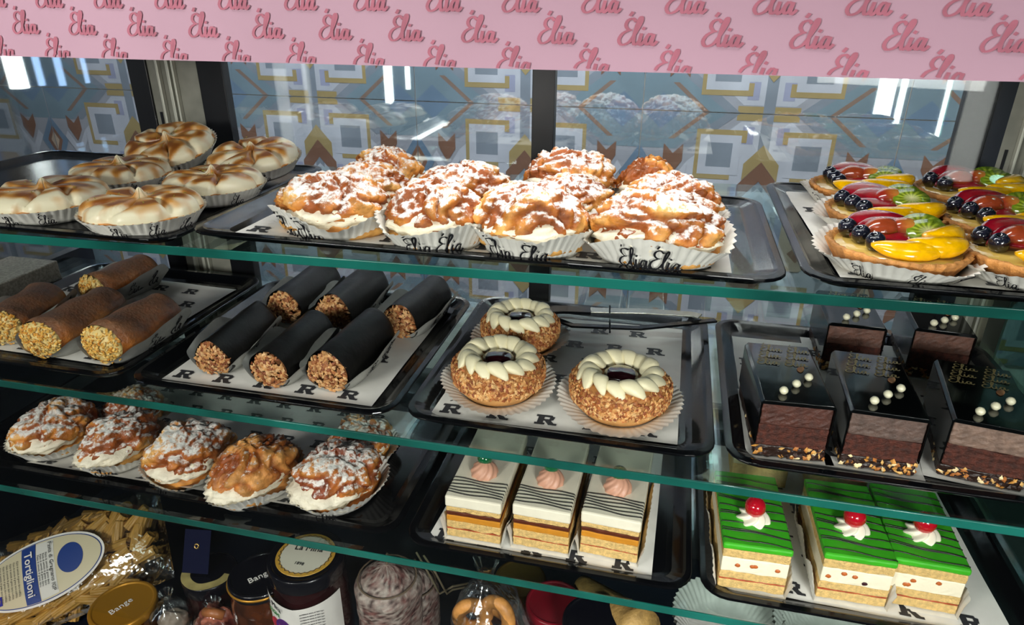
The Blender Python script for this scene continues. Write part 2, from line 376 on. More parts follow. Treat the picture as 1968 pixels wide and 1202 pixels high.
# glass shelves
def shelf(lab, zf, y1, x0=XL, x1=XR-.015, th=.0095):
    t = thing('glass_shelf', lab, 'shelf', (0, 0, 0), 0, None)
    za, zb = zf(x0), zf(x1)
    mb = MB(); v = [(x, y, z-dz) for dz in (th, 0) for y in (.5715, y1) for x, z in ((x0, za), (x1, zb))]
    mb.add(v, [(0, 2, 3, 1), (4, 5, 7, 6), (2, 6, 7, 3), (0, 4, 6, 2), (1, 3, 7, 5)]).build('shelf_pane', M_SHELF, t)
    mb = MB(); v = [(x, y, z-dz) for dz in (th, 0) for y in (.569, .5715) for x, z in ((x0, za), (x1, zb))]
    mb.add(v, [(0, 2, 3, 1), (4, 5, 7, 6), (0, 1, 5, 4), (2, 6, 7, 3), (0, 4, 6, 2), (1, 3, 7, 5)]).build('polished_edge', M_EDGE, t, bevel=.0008, label='green polished front edge')
    for x in (-.81, .41): MB().box(x, x+.012, y1-.02, .975, zf(x)-.03, zf(x)-.0102).build('bracket', M_BLACK2, t)
shelf('topmost clear glass shelf, carrying tall cream puffs and fruit tarts', lambda x: S1(x)+.004, .95)
shelf('second glass shelf down, carrying rolls, ring cakes and chocolate slices', lambda x: Z2, .96)
shelf('lowest glass shelf, carrying striped slices above the jars', lambda x: Z3, .96)
# pink band
band = thing('pink_banner', 'pink paper banner across the top, repeated rose script lettering', 'banner', (0, .545, 0))
def bz(x): return -.0475+.0015*x
mb = MB(); mb.add([(XL-.1, 0, bz(XL)), (.52, 0, bz(.52)), (.52, 0, .25), (XL-.1, 0, .25), (XL-.1, .003, bz(XL)), (.52, .003, bz(.52)), (.52, .003, .25), (XL-.1, .003, .25)],
    [(0, 1, 2, 3), (5, 4, 7, 6), (4, 5, 1, 0), (3, 2, 6, 7), (1, 5, 6, 2), (4, 0, 3, 7)]).build('paper_sheet', M_PINK, band)
mb = MB()
# rows of words: spacing measured on the photograph
for row in range(5):
    off = row % 2; zc = -.0415+.0215*row
    for i in range(-16, 12):
        x = -.1246+i*.0597+(.0298 if off else 0)+.0022*row
        if x > .48: continue
        lo = bz(x)+.0003
        stamp(mb, [q for q in RIB2 if min(t for _, t in q)*.0175+zc-.0085 > lo], lambda s, t: (x+(s-.62+.12*(t-.5))*.0215, -.0006, zc-.0085+t*.0175), 0, (0, -1, 0))
mb.build('lettering', M_ROSE, band, label='rose script words in staggered rows')
# stone counter left of the case, with crumb tray
cnt = thing('stone_block', 'pale speckled stone block at the far left end of the second shelf', 'stone block', (-1.0, .73, Z2+.0005))
MB().box(-.048, .045, -.13, .125, .008, .038).build('slab', mat('pale_granite', '9a9488', rough=.45, vary=.3, vscale=300, bump=.1), cnt, bevel=.002)
MB().box(-.044, .035, -.12, .115, 0, .008).build('foot', M_NAVY, cnt)
# ------------------------------------------------------------------ trays, liners, cups
def tray(lab, x0, x1, y0, y1, z, skew=0, h=.0125, rz=0, border=.026):
    t = thing('serving_tray', lab, 'tray', ((x0+x1)/2, (y0+y1)/2, z), rz)
    w, d = (x1-x0)/2, (y1-y0)/2
    prof = [(border*.5, 0), (.005, h-.004), (.0, h-.003), (.0, h), (.007, h+.0005), (.010, h-.001), (border*.85, .0045), (border+.003, .003), (border+.006, .003)]
    rows = [[(x, y, zz) for x, y in rrect(-w+i, w-i, -d+i, d-i, max(.006, .030-i*.6))] for i, zz in prof]
    MB().grid(rows, True, cap0=True, cap1=True).build('tray_body', M_BLACK, t, smooth=False, bevel=.0012)
    return t
def liner(lab, corners, z, s=.0220, seed=0, rot=0, curl=None, dens=1.95):
    """printed greaseproof sheet given by four floor corners (front-left, front-right, back-right, back-left)"""
    c = [Vector((x, y, 0)) for x, y in corners]
    def P(a, b, dz=0):
        p = c[0]*(1-a)*(1-b)+c[1]*a*(1-b)+c[2]*a*b+c[3]*(1-a)*b
        zz = z+.0008+.0011*(noise.noise(Vector((a*4+seed, b*4, 0)))+.6)
        if curl: zz += curl(a, b)
        return Vector((p.x, p.y, zz+dz))
    mb = MB(); n = 16
    mb.grid([[P(i/n, j/n) for i in range(n+1)] for j in range(n+1)], False, 0)
    La = (c[1]-c[0]).length; Lb = (c[3]-c[0]).length
    na = max(2, int(La/(s*dens*1.15))); nb = max(2, int(Lb/(s*dens)))
    for j in range(nb):
        for i in range(na):
            a0 = (i+.15+(.5 if j % 2 else 0))/na; b0 = (j+.15)/nb
            if a0+s/La > 1: continue
            stamp(mb, RGL, lambda q, r: P(a0+q*s/La, b0+r*s*.85/Lb, .0005), 1)
    o = mb.build('paper_liner', [M_PAPER, M_INKG], None, smooth=True); tag(o, lab, 'paper liner'); return o
def cup(parent, rx, ry, h, flare=.012, n=44, amp=.0016, words=(), rimf=None, wh=.011, m=None, floorr=.0, z0=.0005, rot=0):
    """pleated paper case; words = angles in degrees where the script is printed"""
    rimf = rimf or (lambda a: 1)
    N = n*4
    def P(a, t, off=0):
        hh = h*rimf(a); k = t
        pl = amp*sin(a*n)*(k*.9+.1)
        fx = flare*(k**1.2)*(1+.4*(1-rimf(a)))
        return Vector(((rx+fx+pl+off)*cos(a), (ry+fx+pl+off)*sin(a), z0+hh*k))
    rows = [[P(2*pi*j/N, t) for j in range(N)] for t in (1, .8, .6, .4, .2, 0)]
    rows += [[(rx*.5*cos(2*pi*j/N), ry*.5*sin(2*pi*j/N), z0) for j in range(N)], [(0.0001*cos(2*pi*j/N), .0001*sin(2*pi*j/N), z0) for j in range(N)]]
    mb = MB().grid(rows, True, 0)
    R = (rx+ry)/2
    for wdeg in words:
        a0 = radians(wdeg); hl = h*rimf(a0); wz = min(wh, hl*.75)
        def f(s, t):
            a = a0+(s-.6)*wh*1.1/(R+flare*.6); return P(a, max(.04, min(1, (hl*.12+t*wz)/max(hl, 1e-4))), .0012+amp)
        stamp(mb, RIB, f, 1, (cos(a0), sin(a0), 0))
    return mb.build('paper_cup', [m or M_CUP, M_INK], parent, smooth=True)
# ------------------------------------------------------------------ pastries: cream puffs
def puff(lab, x, y, z, rx, ry, rz, seed, rot=0, gap=.010, lift=.3, cream=1.0, words=(255, 285), group='cream puffs', dusted=True, tilt=0, cupf=1.0, cuph=.032, fold=1.0, cream_fwd=.0, cc=None):
    t = thing('cream_puff', lab, 'cream puff', (x, y, z), rot, group)
    so = Vector((seed*5.3, seed*2.1, seed))
    dk, md, lt = lin(cc[0] if cc else '974c14'), lin(cc[1] if cc else 'cd8130'), lin(cc[2] if cc else 'e8b060')
    nu, nv = 128, 52; rows = []; cols = []
    ks = 3+seed % 3
    zb = .004+gap+rz*.28
    for i in range(nv+1):
        ph = pi*i/nv; r_ = []; c_ = []
        for j in range(nu):
            th = 2*pi*j/nu; d = Vector((sin(ph)*cos(th), sin(ph)*sin(th), -cos(ph)))
            q = Vector((d.x*1.1, d.y*1.1, d.z*.8))
            w = noise.noise(q*1.3+so)
            ridge = 1-abs(noise.noise(q*1.9+so*1.3+Vector((w, w*.7, 0))*1.2))*2.6
            ridge2 = 1-abs(noise.noise(q*4.3+so*.7+Vector((0, w, w))*1.8))*2.4
            tw = sin(ks*th*1.0+6*d.z+w*7)
            ridge3 = 1-abs(noise.noise(q*9.5+so*.4+Vector((w*3, 0, w)))) *2.3
            g = -.13*fold*max(0, ridge)**2.6-.085*max(0, ridge2)**1.6-.030*max(0, ridge3)+.16*w+.03*tw+.05+.018*noise.noise(q*17+so)
            r = 1+g
            e = .80 # squarish plan
            zx = d.z*r*rz
            if d.z < -.12: zx = (-.12*r+(d.z+.12)*.18)*rz
            r_.append((d.x*r*rx, d.y*r*ry, zx)); 
            v = .5+1.6*w-.9*max(0, ridge)+.35*ridge2*.5
            c_.append(mixc(dk, md, v*1.4) if v < .6 else mixc(md, lt, (v-.6)*1.6))
        rows.append(r_); cols.append(c_)
    T = Matrix.Translation((0, .0, zb+rz*.04+.006*lift)) @ Matrix.Rotation(tilt, 4, 'X')
    MB().grid(rows, True, 0, cols, T=T).build('pastry_top', M_DOUGH if dusted else M_DOUGH2, t, smooth=True)
    blob(rx*.93, ry*.93, rz*.55, seed+3, .12, 2.2, 56, 18, flat=-.5, colf=lambda d, n: mixc(md, lt, .4+n), T=Matrix.Translation((0, 0, rz*.29+.0015))).build('pastry_base', M_BASE, t, smooth=True)
    if cream:
        blob(rx*.94, ry*.96, (gap+.005), seed+9, .14, 4.2, 72, 24, T=Matrix.Translation((0, -.003*cream-cream_fwd*.8, zb-.001))).build('cream_filling', M_CREAM, t, smooth=True)
    s3 = seed*1.7
    cup(t, rx*.86*cupf, ry*.86*cupf, cuph, flare=.016, n=46, words=words, rimf=lambda a: .66+.34*abs(sin(a*1.5+s3))+.12*sin(3*a+s3), wh=.0195)
    return t
G1 = 'sugar dusted cream puffs on the top shelf'
z1 = lambda x: S1(x)+.0048+.0012
tray('wide black tray of big sugared cream puffs on the top shelf', -.480, .108, .578, .862, S1(-.18)+.0042, h=.0095)
tray('black tray of toasted meringue tarts at left end of top shelf', -.985, -.492, .566, .925, S1(-.7)+.0042, h=.0095)
tray('black tray of glazed fruit tarts at right end of top shelf', .118, .442, .572, .925, S1(.27)+.0042, h=.0095)
liner('printed white liner under the big cream puffs on the top shelf', [(-.435, .602), (.062, .604), (.062, .83), (-.43, .83)], z1(-.2)+.0012, seed=1)
liner('printed white liner under the fruit tarts on the top shelf', [(.150, .597), (.418, .60), (.418, .895), (.140, .895)], z1(.27)+.0012, seed=2)
def P1(px, py, Y): return atY(px, py, Y).x
PF = [ # px, py, Y, rx, ry, rz, label
 (643, 400, .655, .064, .046, .036, 'leftmost front cream puff on the top shelf, deep swirled folds and splayed cup', (238, 268), 1, .0),
 (838, 418, .640, .052, .046, .038, 'second cream puff from left in the top front row, round with long vertical fold', (262, 296), 1, .2),
 (1024, 415, .640, .054, .046, .038, 'third cream puff in the top front row, darker lobes and wide cream band', (245, 282), 1, .1),
 (1262, 440, .640, .064, .048, .036, 'rightmost front cream puff on the top shelf, large with parallel ridges', (258, 285), 1, .0),
 (705, 348, .735, .050, .040, .036, 'ridged orange cream puff behind the leftmost front one on the top shelf', (), 1, .3),
 (745, 325, .810, .045, .034, .038, 'half hidden greyish cream puff in back row left, top shelf', (), 1, .2),
 (893, 345, .735, .056, .042, .040, 'wide heavily sugared cream puff behind the second front one, top shelf', (), 1, .4),
 (1095, 325, .805, .056, .038, .046, 'tallest snowy cream puff in the back row near the middle post', (), 1, .1),
 (1092, 368, .728, .050, .036, .032, 'low pinkish cream puff between the front row and the tallest one', (), 1, .5),
 (1292, 372, .735, .052, .036, .038, 'greyish cream puff behind the rightmost front one on the top shelf', (), 1, .2),
 (1245, 340, .812, .036, .032, .038, 'darkest brown cream puff peeking out of the back row at right', (), 0, .3)]
for i, (px, py, Y, rx, ry, rz, lab, wds, du, rot) in enumerate(PF):
    Y -= .014; rx *= .97; rz *= .92 if i < 4 else .80
    x = P1(px, py, Y)
    puff(lab, x, Y, z1(x)+.0015, rx, ry, rz, i+1, rot-.1, words=wds, group=G1, dusted=bool(du), gap=.013, fold=1.0+.25*(i % 2), cuph=.031 if i < 4 else .022)
# ------------------------------------------------------------------ meringue tarts
def meringue(lab, x, y, z, R, seed, rot=0, tiltx=0, tilty=0):
    t = thing('meringue_tart', lab, 'tart', (x, y, z), rot, 'toasted meringue tarts'); t.rotation_euler = (tiltx, tilty, rot)
    n = 46
    rows = [[((r+.0012*sin(a*n)*(q > 0))*cos(a), (r+.0012*sin(a*n)*(q > 0))*sin(a), zz) for a in [2*pi*j/(n*3) for j in range(n*3)]] for r, zz, q in ((R*.80, .002, 0), (R*.97, .017, 1), (R*.99, .0185, 1), (R*.93, .0185, 0), (R*.8, .012, 0))]
    MB().grid(rows, True, cap0=True, cap1=True).build('crust', M_CRUST, t, smooth=True)
    NR, NT = 26, 128; rows = []; cols = []; so = Vector((seed*4.1, seed, 0)); K = 4+seed % 2*.5
    wh, tn, bn = lin('e8dfc0'), lin('c98f45'), lin('8a4f1c')
    for i in range(NR+1):
        r = (i/NR); rr, cc = [], []
        for j in range(NT):
            a = 2*pi*j/NT; nz = noise.noise(Vector((cos(a)*r*2, sin(a)*r*2, 0))+so)
            bul = min(1, abs(sin(3.5*a+r*1.0+nz*.8))*1.9)**.65
            h = .0165*(.30+.70*(bul*(.5+.5*min(1, r*2.5))+(1-min(1, r*2.5))*.4))*(max(0, 1-r**4.5))**.5*(.8+.35*r)+.012*exp(-(r/.085)**2)+.002*nz
            ro = R*1.0*r*(1-.10*(1-bul)*r*r)
            rr.append((ro*cos(a+.15*(1-r)), ro*sin(a+.15*(1-r)), .0185+h))
            n2 = noise.noise(Vector((cos(a)*r*4, sin(a)*r*4, 5))+so)
            to = .7*(bul-.35)+n2*1.6-max(0, r-.72)*3.4+.32-(.9 if r < .07 else 0)
            cc.append(mixc(wh, tn, to*1.5) if to < .6 else mixc(tn, bn, (to-.6)*1.5))
        rows.append(rr); cols.append(cc)
    rows.append([(p[0]*.97, p[1]*.97, .015) for p in rows[-1]]); cols.append(cols[-1])
    MB().grid(rows, True, 0, cols).build('meringue_topping', M_MER, t, smooth=True)
    mb = MB(); rnd = random.Random(seed)
    for q in range(14):
        a, r = rnd.uniform(0, 6.28), R*rnd.uniform(.1, .8); c = (r*cos(a), r*sin(a), .034)
        tube([(c[0], c[1], c[2]), (c[0]+rnd.uniform(-.003, .003), c[1]+rnd.uniform(-.003, .003), c[2]+.001)], .0004, 4, mb)
    o = mb.build('lime_zest', mat('lime_zest', '8f8a2c', rough=.6), t); o['kind'] = 'stuff'
    cup(t, R*.84, R*.84, .018, flare=R*.2, n=52, amp=.0012, words=(210, 245, 280, 312), wh=.012)
for i, (px, py, Y, R, lab, tx, ty) in enumerate([
    (88, 372, .640, .066, 'meringue tart at far left front, cut by the photo edge', 0, 0),
    (272, 388, .622, .062, 'front right meringue tart with green zest flecks, nearest the tray corner', 0, 0),
    (232, 332, .765, .062, 'flat looking meringue tart in the middle of the left tray', .0, .0),
    (410, 345, .740, .060, 'meringue tart with pointed white tip, right side middle of its tray', .0, 0),
    (335, 292, .868, .062, 'tilted browned meringue tart, highest and hindmost, against the rear upright', .32, 0),
    (492, 318, .855, .062, 'meringue tart at the back right corner of the left tray', .16, 0)]):
    x = P1(px, py, Y); meringue(lab, x, Y, S1(x)+.0072+(.019 if tx > .2 else (.009 if tx else 0)), R, i+1, 0 if tx else i*.7, tx, ty)
# ------------------------------------------------------------------ fruit tarts
def slice_lens(L, wd, th, arc, col, rim, mb=None, T=None, seed=0):
    """curved fruit wedge: arc-shaped, thick in the middle"""
    mb = mb or MB(); rows = []; cols = []
    for i in range(19):
        u = -1+2*i/18; k = max(.04, 1-u*u)**.55; cx = L/2*u; cy = arc*(1-u*u); r_ = []; c_ = []
        for j in range(12):
            a = 2*pi*j/12; r_.append((cx, cy+wd/2*k*cos(a), th/2*k*sin(a)+th/2)); c_.append(mixc(col, rim, (cos(a)-.2)*1.2))
        rows.append(r_); cols.append(c_)
    return mb.grid(rows, True, 0, cols, cap0=True, cap1=True, T=T)
def fruit_tart(lab, x, y, z, R, seed, rot=0, var=0, flip=1):
    t = thing('fruit_tart', lab, 'tart', (x, y, z), rot, 'glazed fruit tarts')
    n = 36; rows = []
    for r, zz, q in ((R*.82, .002, 0), (R*.97, .018, 1), (R*1.0, .0215, 1), (R*.95, .0225, 1), (R*.90, .0200, 0), (R*.86, .015, 0)):
        rows.append([((r+.0012*sin(a*n)*q+.0012*noise.noise(Vector((cos(a)*3, sin(a)*3, seed))))*cos(a), (r+.0012*sin(a*n)*q)*sin(a), zz+.0012*noise.noise(Vector((cos(a)*5, sin(a)*5, seed+2)))) for a in [2*pi*j/(n*4) for j in range(n*4)]])
    MB().grid(rows, True, cap0=True, cap1=True).build('crust', M_CRUST, t, smooth=True)
    lathe([(R*.9, .016), (R*.88, .0195), (.001, .0200)], 40).build('custard', mat('custard', 'd8b45a', rough=.2, coat=1), t, smooth=True)
    def T(px, py, pz, rz=0, rx=0, ry=0): return Matrix.Translation((px*R, py*R, .0195+pz)) @ Matrix.Rotation(rz, 4, 'Z') @ Matrix.Rotation(rx, 4, 'X') @ Matrix.Rotation(ry, 4, 'Y')
    red, dr = lin('86091f'), lin('3a040e'); yl, yd = lin('f2b600'), lin('c78b05'); gr, gd = lin('a8b93a'), lin('6d8a1c')
    bl, bh = lin('08090f'), lin('171a28')
    nb = 3 if var != 2 else 2
    for k in range(nb):
        mb = lathe([(.0001, 0), (.0052, .0013), (.0080, .0058), (.0085, .009), (.0074, .0136), (.0048, .0163), (.0032, .0170), (.0023, .0154), (.0001, .0152)], 20, T=T(-.62+.13*k*(1 if var != 1 else .6), .36-.33*k, .0, 0, .3, -.3), cols=[bl, bl, bl, bl, bh, bh, bh, bl, bl])
        mb.build('blueberry', M_GLOSS, t, smooth=True)
    for k, (a, b, h_, rz, l, tl) in enumerate(((-.20, .42, .010, .2, .50, -.75), (-.06, .20, .008, -.1, .50, -.70), (-.24, -.02, .003, -.2, .44, -.62))):
        rows = []; cols = []
        for q, zz, cq in ((1.0, 0, dr), (1.03, .002, dr), (1.0, .0042, lin('7a0a1c')), (.90, .0050, red), (.5, .0056, lin('9c1524')), (.02, .0058, lin('98281a'))):
            rows.append([(q*R*l*cos(a2), q*R*l*.62*(sin(a2) if sin(a2) > 0 else sin(a2)*.18), zz) for a2 in [2*pi*jj/40 for jj in range(40)]]); cols.append([cq]*40)
        MB().grid(rows[::-1], True, 0, cols[::-1], cap0=True, cap1=True, T=T(a, b, h_, rz, -tl*.55)).build('plum_slice', M_GLOSS, t, smooth=True)
    gc = [lin('d89a3e'), lin('8a2218')]
    for k, (a, b) in enumerate(((.12, .26), (-.20, .20))[:1 if var == 1 else 2]):
        blob(.0165, .0125, .0125, seed+k, .02, 1, 24, 14, flat=-.1, colf=lambda d, n: mixc(gc[0], gc[1], .5-d.x*.8 if k == 0 else .9), T=T(a, b, .009, .2)).build('grape_half', M_GLOSS, t, smooth=True)
    for k, (a, b, rz) in enumerate(((.40, .40, -.3), (.40, .06, -.1))):
        rows = []; cols = []
        for r, zz in ((.0001, 0), (1, 0), (1.02, .002), (1, .004), (.5, .0042), (.0001, .0042)):
            rows.append([(r*R*.30*cos(a2), r*R*.25*sin(a2), zz) for a2 in [2*pi*j/28 for j in range(28)]]); cols.append([(gd if r > .9 else (gr if (j % 2 or r > .6) else lin('5a6a14'))) if r > .1 else lin('d8d8a0') for j in range(28)])
        MB().grid(rows, True, 0, cols, T=T(a, b, .011, rz, .55)).build('kiwi_slice', M_GLOSS, t, smooth=True)
    for k, (a, b, rz, l) in enumerate(((.02, -.42, .06, 1.05), (.42, -.28, .22, .9), (.55, .1, .75, .9))[:3 if var != 1 else 2]):
        slice_lens(R*l, R*.40, .015, -R*.12, yl, yd, T=T(a, b, .001+.003*k, rz, .35)).build('peach_slice', M_GLOSS, t, smooth=True)
    cup(t, R*.86, R*.86, .021, flare=R*.30, n=48, amp=.0016, words=(232, 275, 312), rimf=lambda a: .85+.15*sin(3*a+seed), wh=.012)
for i, (px, py, Y, R, lab, rot, var) in enumerate([
    (1722, 478, .642, .058, 'front fruit tart with big yellow peach slices, at tray corner', 0, 0),
    (1700, 415, .756, .058, 'fruit tart directly behind the front corner one, single peach chunk at right', .12, 1),
    (1652, 372, .862, .056, 'hindmost left fruit tart, heaped red plum slices and three blueberries', -.3, 0),
    (1868, 376, .862, .060, 'back right fruit tart in open white cup, green kiwi in its middle', .1, 2),
    (1925, 430, .745, .058, 'right fruit tart in the middle row, cut by the photo edge', 0, 0),
    (1990, 490, .640, .056, 'frontmost right fruit tart, mostly outside the photo edge', 0, 2)]):
    x = P1(px, py, Y); fruit_tart(lab, x, Y, S1(x)+.0080, R, i+1, rot, var)
# ================================================================== SHELF 2
zt2 = Z2+.0035
tray('black tray of sugared brown rolls at left of second shelf', -.945, -.625, .590, .925, Z2+.0006)
tray('black tray of dark chocolate cannoli on the second shelf', -.612, -.272, .588, .925, Z2+.0006)
tray('black tray of nutty ring cakes on the second shelf', -.262, .072, .592, .940, Z2+.0006)
tray('black tray of glazed chocolate slices at right of second shelf', .082, .425, .592, .940, Z2+.0006)
liner('printed liner with bare right half beside the brown rolls', [(-.93, .63), (-.665, .625), (-.655, .885), (-.93, .895)], zt2, seed=3)
liner('printed liner under the dark chocolate cannoli', [(-.578, .612), (-.305, .614), (-.305, .89), (-.575, .89)], zt2, seed=4)
liner('printed liner under the nutty ring cakes', [(-.235, .612), (.035, .620), (.038, .905), (-.225, .90)], zt2, seed=5)
liner('printed liner under the glazed chocolate slices', [(.105, .63), (.39, .625), (.39, .9), (.100, .90)], zt2, seed=6)
def chips(n, f, seed, s=.0028, cols=('c98a4a', 'e3b67a', '9a5526', '7a3a1c')):
    rnd = random.Random(seed); mb = MB(); cl = [lin(c) for c in cols]
    for _ in range(n):
        p, nrm = f(rnd); q = Vector(nrm).to_track_quat('Z', 'Y').to_matrix().to_4x4()
        T = Matrix.Translation(p) @ q @ Matrix.Rotation(rnd.uniform(0, 6.28), 4, 'Z') @ Matrix.Rotation(rnd.uniform(-.7, .7), 4, 'X')
        a, b, c = s*rnd.uniform(.5, 1.1), s*rnd.uniform(.35, .75), s*rnd.uniform(.2, .45)
        v = [(-a, 0, 0), (0, -b, 0), (a*.9, b*.2, 0), (0, b, 0), (0, 0, c), (a*.1, 0, -c)]
        mb.add(v, [(0, 1, 4), (1, 2, 4), (2, 3, 4), (3, 0, 4), (1, 0, 5), (2, 1, 5), (3, 2, 5), (0, 3, 5)], 0, cl[rnd.randrange(len(cl))], T)
    return mb
def side_cup(t, L, hw, r, m, words=()):
    """oblong pleated case, long sides standing up along a roll (axis y, front at y=0)"""
    N = 120; n = 30
    def P(a, k, off=0):
        c, s = cos(a), sin(a); ex = abs(s)**.6*(1 if s > 0 else -1); cx = abs(c)**.6*(1 if c > 0 else -1)
        hgt = (.009+.034*abs(c)**1.2*(.75+.25*sin(a+.8))+.003*sin(5*a))*k; pl = .0011*sin(a*n*2)
        w = hw+.024*k**1.1+pl+off
        return Vector((w*cx, L/2+(L/2+.008*k+pl+off)*ex, .0006+hgt))
    rows = [[P(2*pi*j/N, k) for j in range(N)] for k in (1, .75, .5, .25, 0)]
    rows.append([(.4*p.x, L/2+.4*(p.y-L/2), .0006) for p in rows[-1]]); rows.append([(0, L/2, .0006)]*N)
    mb = MB().grid(rows, True, 0)
    for a0 in words:
        a0 = radians(a0)
        stamp(mb, RIB, lambda s, tt: P(a0+(s-.6)*.20, .25+tt*.5, .0018), 1, (cos(a0), sin(a0), .5))
    return mb.build('paper_cup', [m, M_INK], t, smooth=True)
def roll(lab, A, B, r, seed):
    A, B = Vector(A), Vector(B); d = B-A; L = d.length
    t = thing('brown_cream_roll', lab, 'pastry', (A.x, A.y, zt2+.0016), math.atan2(-d.x, d.y), 'sugared brown rolls')
    dk, md, lt = lin('7a3c12'), lin('b86c2a'), lin('dfa656'); rows = []; cols = []; N = 56; K = 40
    for i in range(K+1):
        u = i/K; e = (1-max(0, (u-.86)/.14)**2)**.5 if u > .86 else 1
        e *= (.90+.10*min(1, u/.08))
        rr, cc = [], []
        for j in range(N):
            a = 2*pi*j/N; nz = noise.noise(Vector((cos(a)*1.3, sin(a)*1.3, u*4+seed*3)))
            R = r*e*(1+.07*nz+.035*sin(u*11+a+seed)); z = R*sin(a)*.92
            rr.append((R*cos(a)*1.08+.004*sin(u*3), u*L, max(-r*.80, z)+r*.84)); 
            v = .55-.55*sin(a)+.7*nz; cc.append(mixc(dk, md, v*1.3) if v < .65 else mixc(md, lt, (v-.65)*1.4))
        rows.append(rr); cols.append(cc)
    MB().grid(rows, True, 0, cols, cap1=True).build('pastry_shell', M_ROLL, t, smooth=True)
    blob(r*.93, .012, r*.80, seed, .08, 2, 30, 14, T=Matrix.Translation((.0, .002, r*.84))).build('cream_filling', mat('custard_cream', 'e8cf88', rough=.5), t, smooth=True)
    def f(rnd):
        a = rnd.uniform(0, 6.28); q = sqrt(rnd.random())*r*.98
        return Vector((q*cos(a), -.0125+.012*(q/r)**2+rnd.uniform(-.001, .001), r*.84+q*sin(a)*.86)), (cos(a)*q/r*.5, -1, sin(a)*q/r*.5)
    o = chips(330, f, seed, .0034, ('e8b04c', 'f0c468', 'd89234', 'f3d488')).build('chopped_nuts', M_NUT, t); o['kind'] = 'stuff'
    side_cup(t, L*.98, r*1.02, r, M_CUPG, (352, 12))
zc = zt2+.028
for A, B, r, lab in (((197, 662), (322, 592), .031, 'rightmost front brown roll, split pale yellow side'),
                     ((78, 652), (220, 575), .030, 'brown roll second from right in the front row of its tray'),
                     ((2, 628), (95, 565), .029, 'brown roll at far left, cut by the photo edge'),
                     ((178, 555), (290, 510), .028, 'dark brown roll at the back of the tray, behind the front three')):
    a, b = atZ(*A, zc), atZ(*B, zc); roll(lab, a, b, r, len(lab))
def cannoli(lab, px, py, L, r, seed, tri=0., rot=0.):
    p = atZ(px, py, zt2+r*.92)
    t = thing('chocolate_cannoli', lab, 'cannoli', (p.x, p.y, zt2+.0016), rot, 'dark chocolate cannoli with nut ends')
    N = 44; rows = []; K = 24
    def sec(a, u, k=1):
        nz = noise.noise(Vector((cos(a), sin(a), u*3+seed*2)))
        z = sin(a); x = cos(a)
        wv = 1+tri*(-.30*z) # pinched towards the top
        R = r*k*(1+.05*nz+.03*sin(3*a+seed))
        return (R*x*wv, R*z*(.98+.1*tri)+r*.95)
    for i in range(K+1):
        u = i/K; yy = u*L+.0035*sin(3*u)
        rows.append([(x, yy-(.006*max(0, 1-u*8))*(.5+.5*sin(2*pi*j/N)), max(.0015, z)) for j in range(N) for x, z in (sec(2*pi*j/N, u),)])
    for u in (1, .7, .3, 0): rows.append([(x, u*L, max(.003, z)) for j in range(N) for x, z in (sec(2*pi*j/N, u, .88),)])
    MB().grid(rows, True).build('chocolate_shell', M_CHOC, t, smooth=True)
    rows = [[(x*k2, .004+.0*k2-.006*(1-k2), r*.95+(z-r*.95)*k2) for j in range(24) for x, z in (sec(2*pi*j/24, 0, .86),)] for k2 in (1, .6, .2, .01)]
    MB().grid(rows, True).build('cream_filling', mat('nut_cream', 'a56a3c', rough=.6), t, smooth=True)
    def f(rnd):
        a = rnd.uniform(0, 6.28); q = sqrt(rnd.random()); x, z = sec(a, 0, .88*q)
        z = r*.95+(z-r*.95)
        return Vector((x, -.0035-.007*(1-q*q)+rnd.uniform(-.0015, .001), max(.003, z))), (x/r*.5, -1, (z-r)/r*.5)
    o = chips(240, f, seed, .0046, ('c8925a', 'e0b27c', 'a8683a', '8a4b28', 'd29c62')).build('chopped_nuts', M_NUT, t); o['kind'] = 'stuff'
    side_cup(t, L*.92, r*.98, r, M_CUPG, (350, 12))
for px, py, L, r, tri, lab, rot in ((411, 690, .115, .0235, .9, 'front left chocolate cannoli with triangular nut face', .05), (520, 712, .115, .025, .45, 'front middle chocolate cannoli', .0), (632, 716, .12, .0275, .5, 'front right chocolate cannoli with the widest nut face', -.05),
                               (548, 593, .12, .027, .0, 'back left chocolate cannoli with round nut face', .0), (642, 602, .12, .028, .4, 'back middle chocolate cannoli', -.03), (770, 620, .11, .026, .5, 'back right chocolate cannoli, dim and half hidden', -.12)):
    cannoli(lab, px, py, L, r, len(lab), tri, rot)
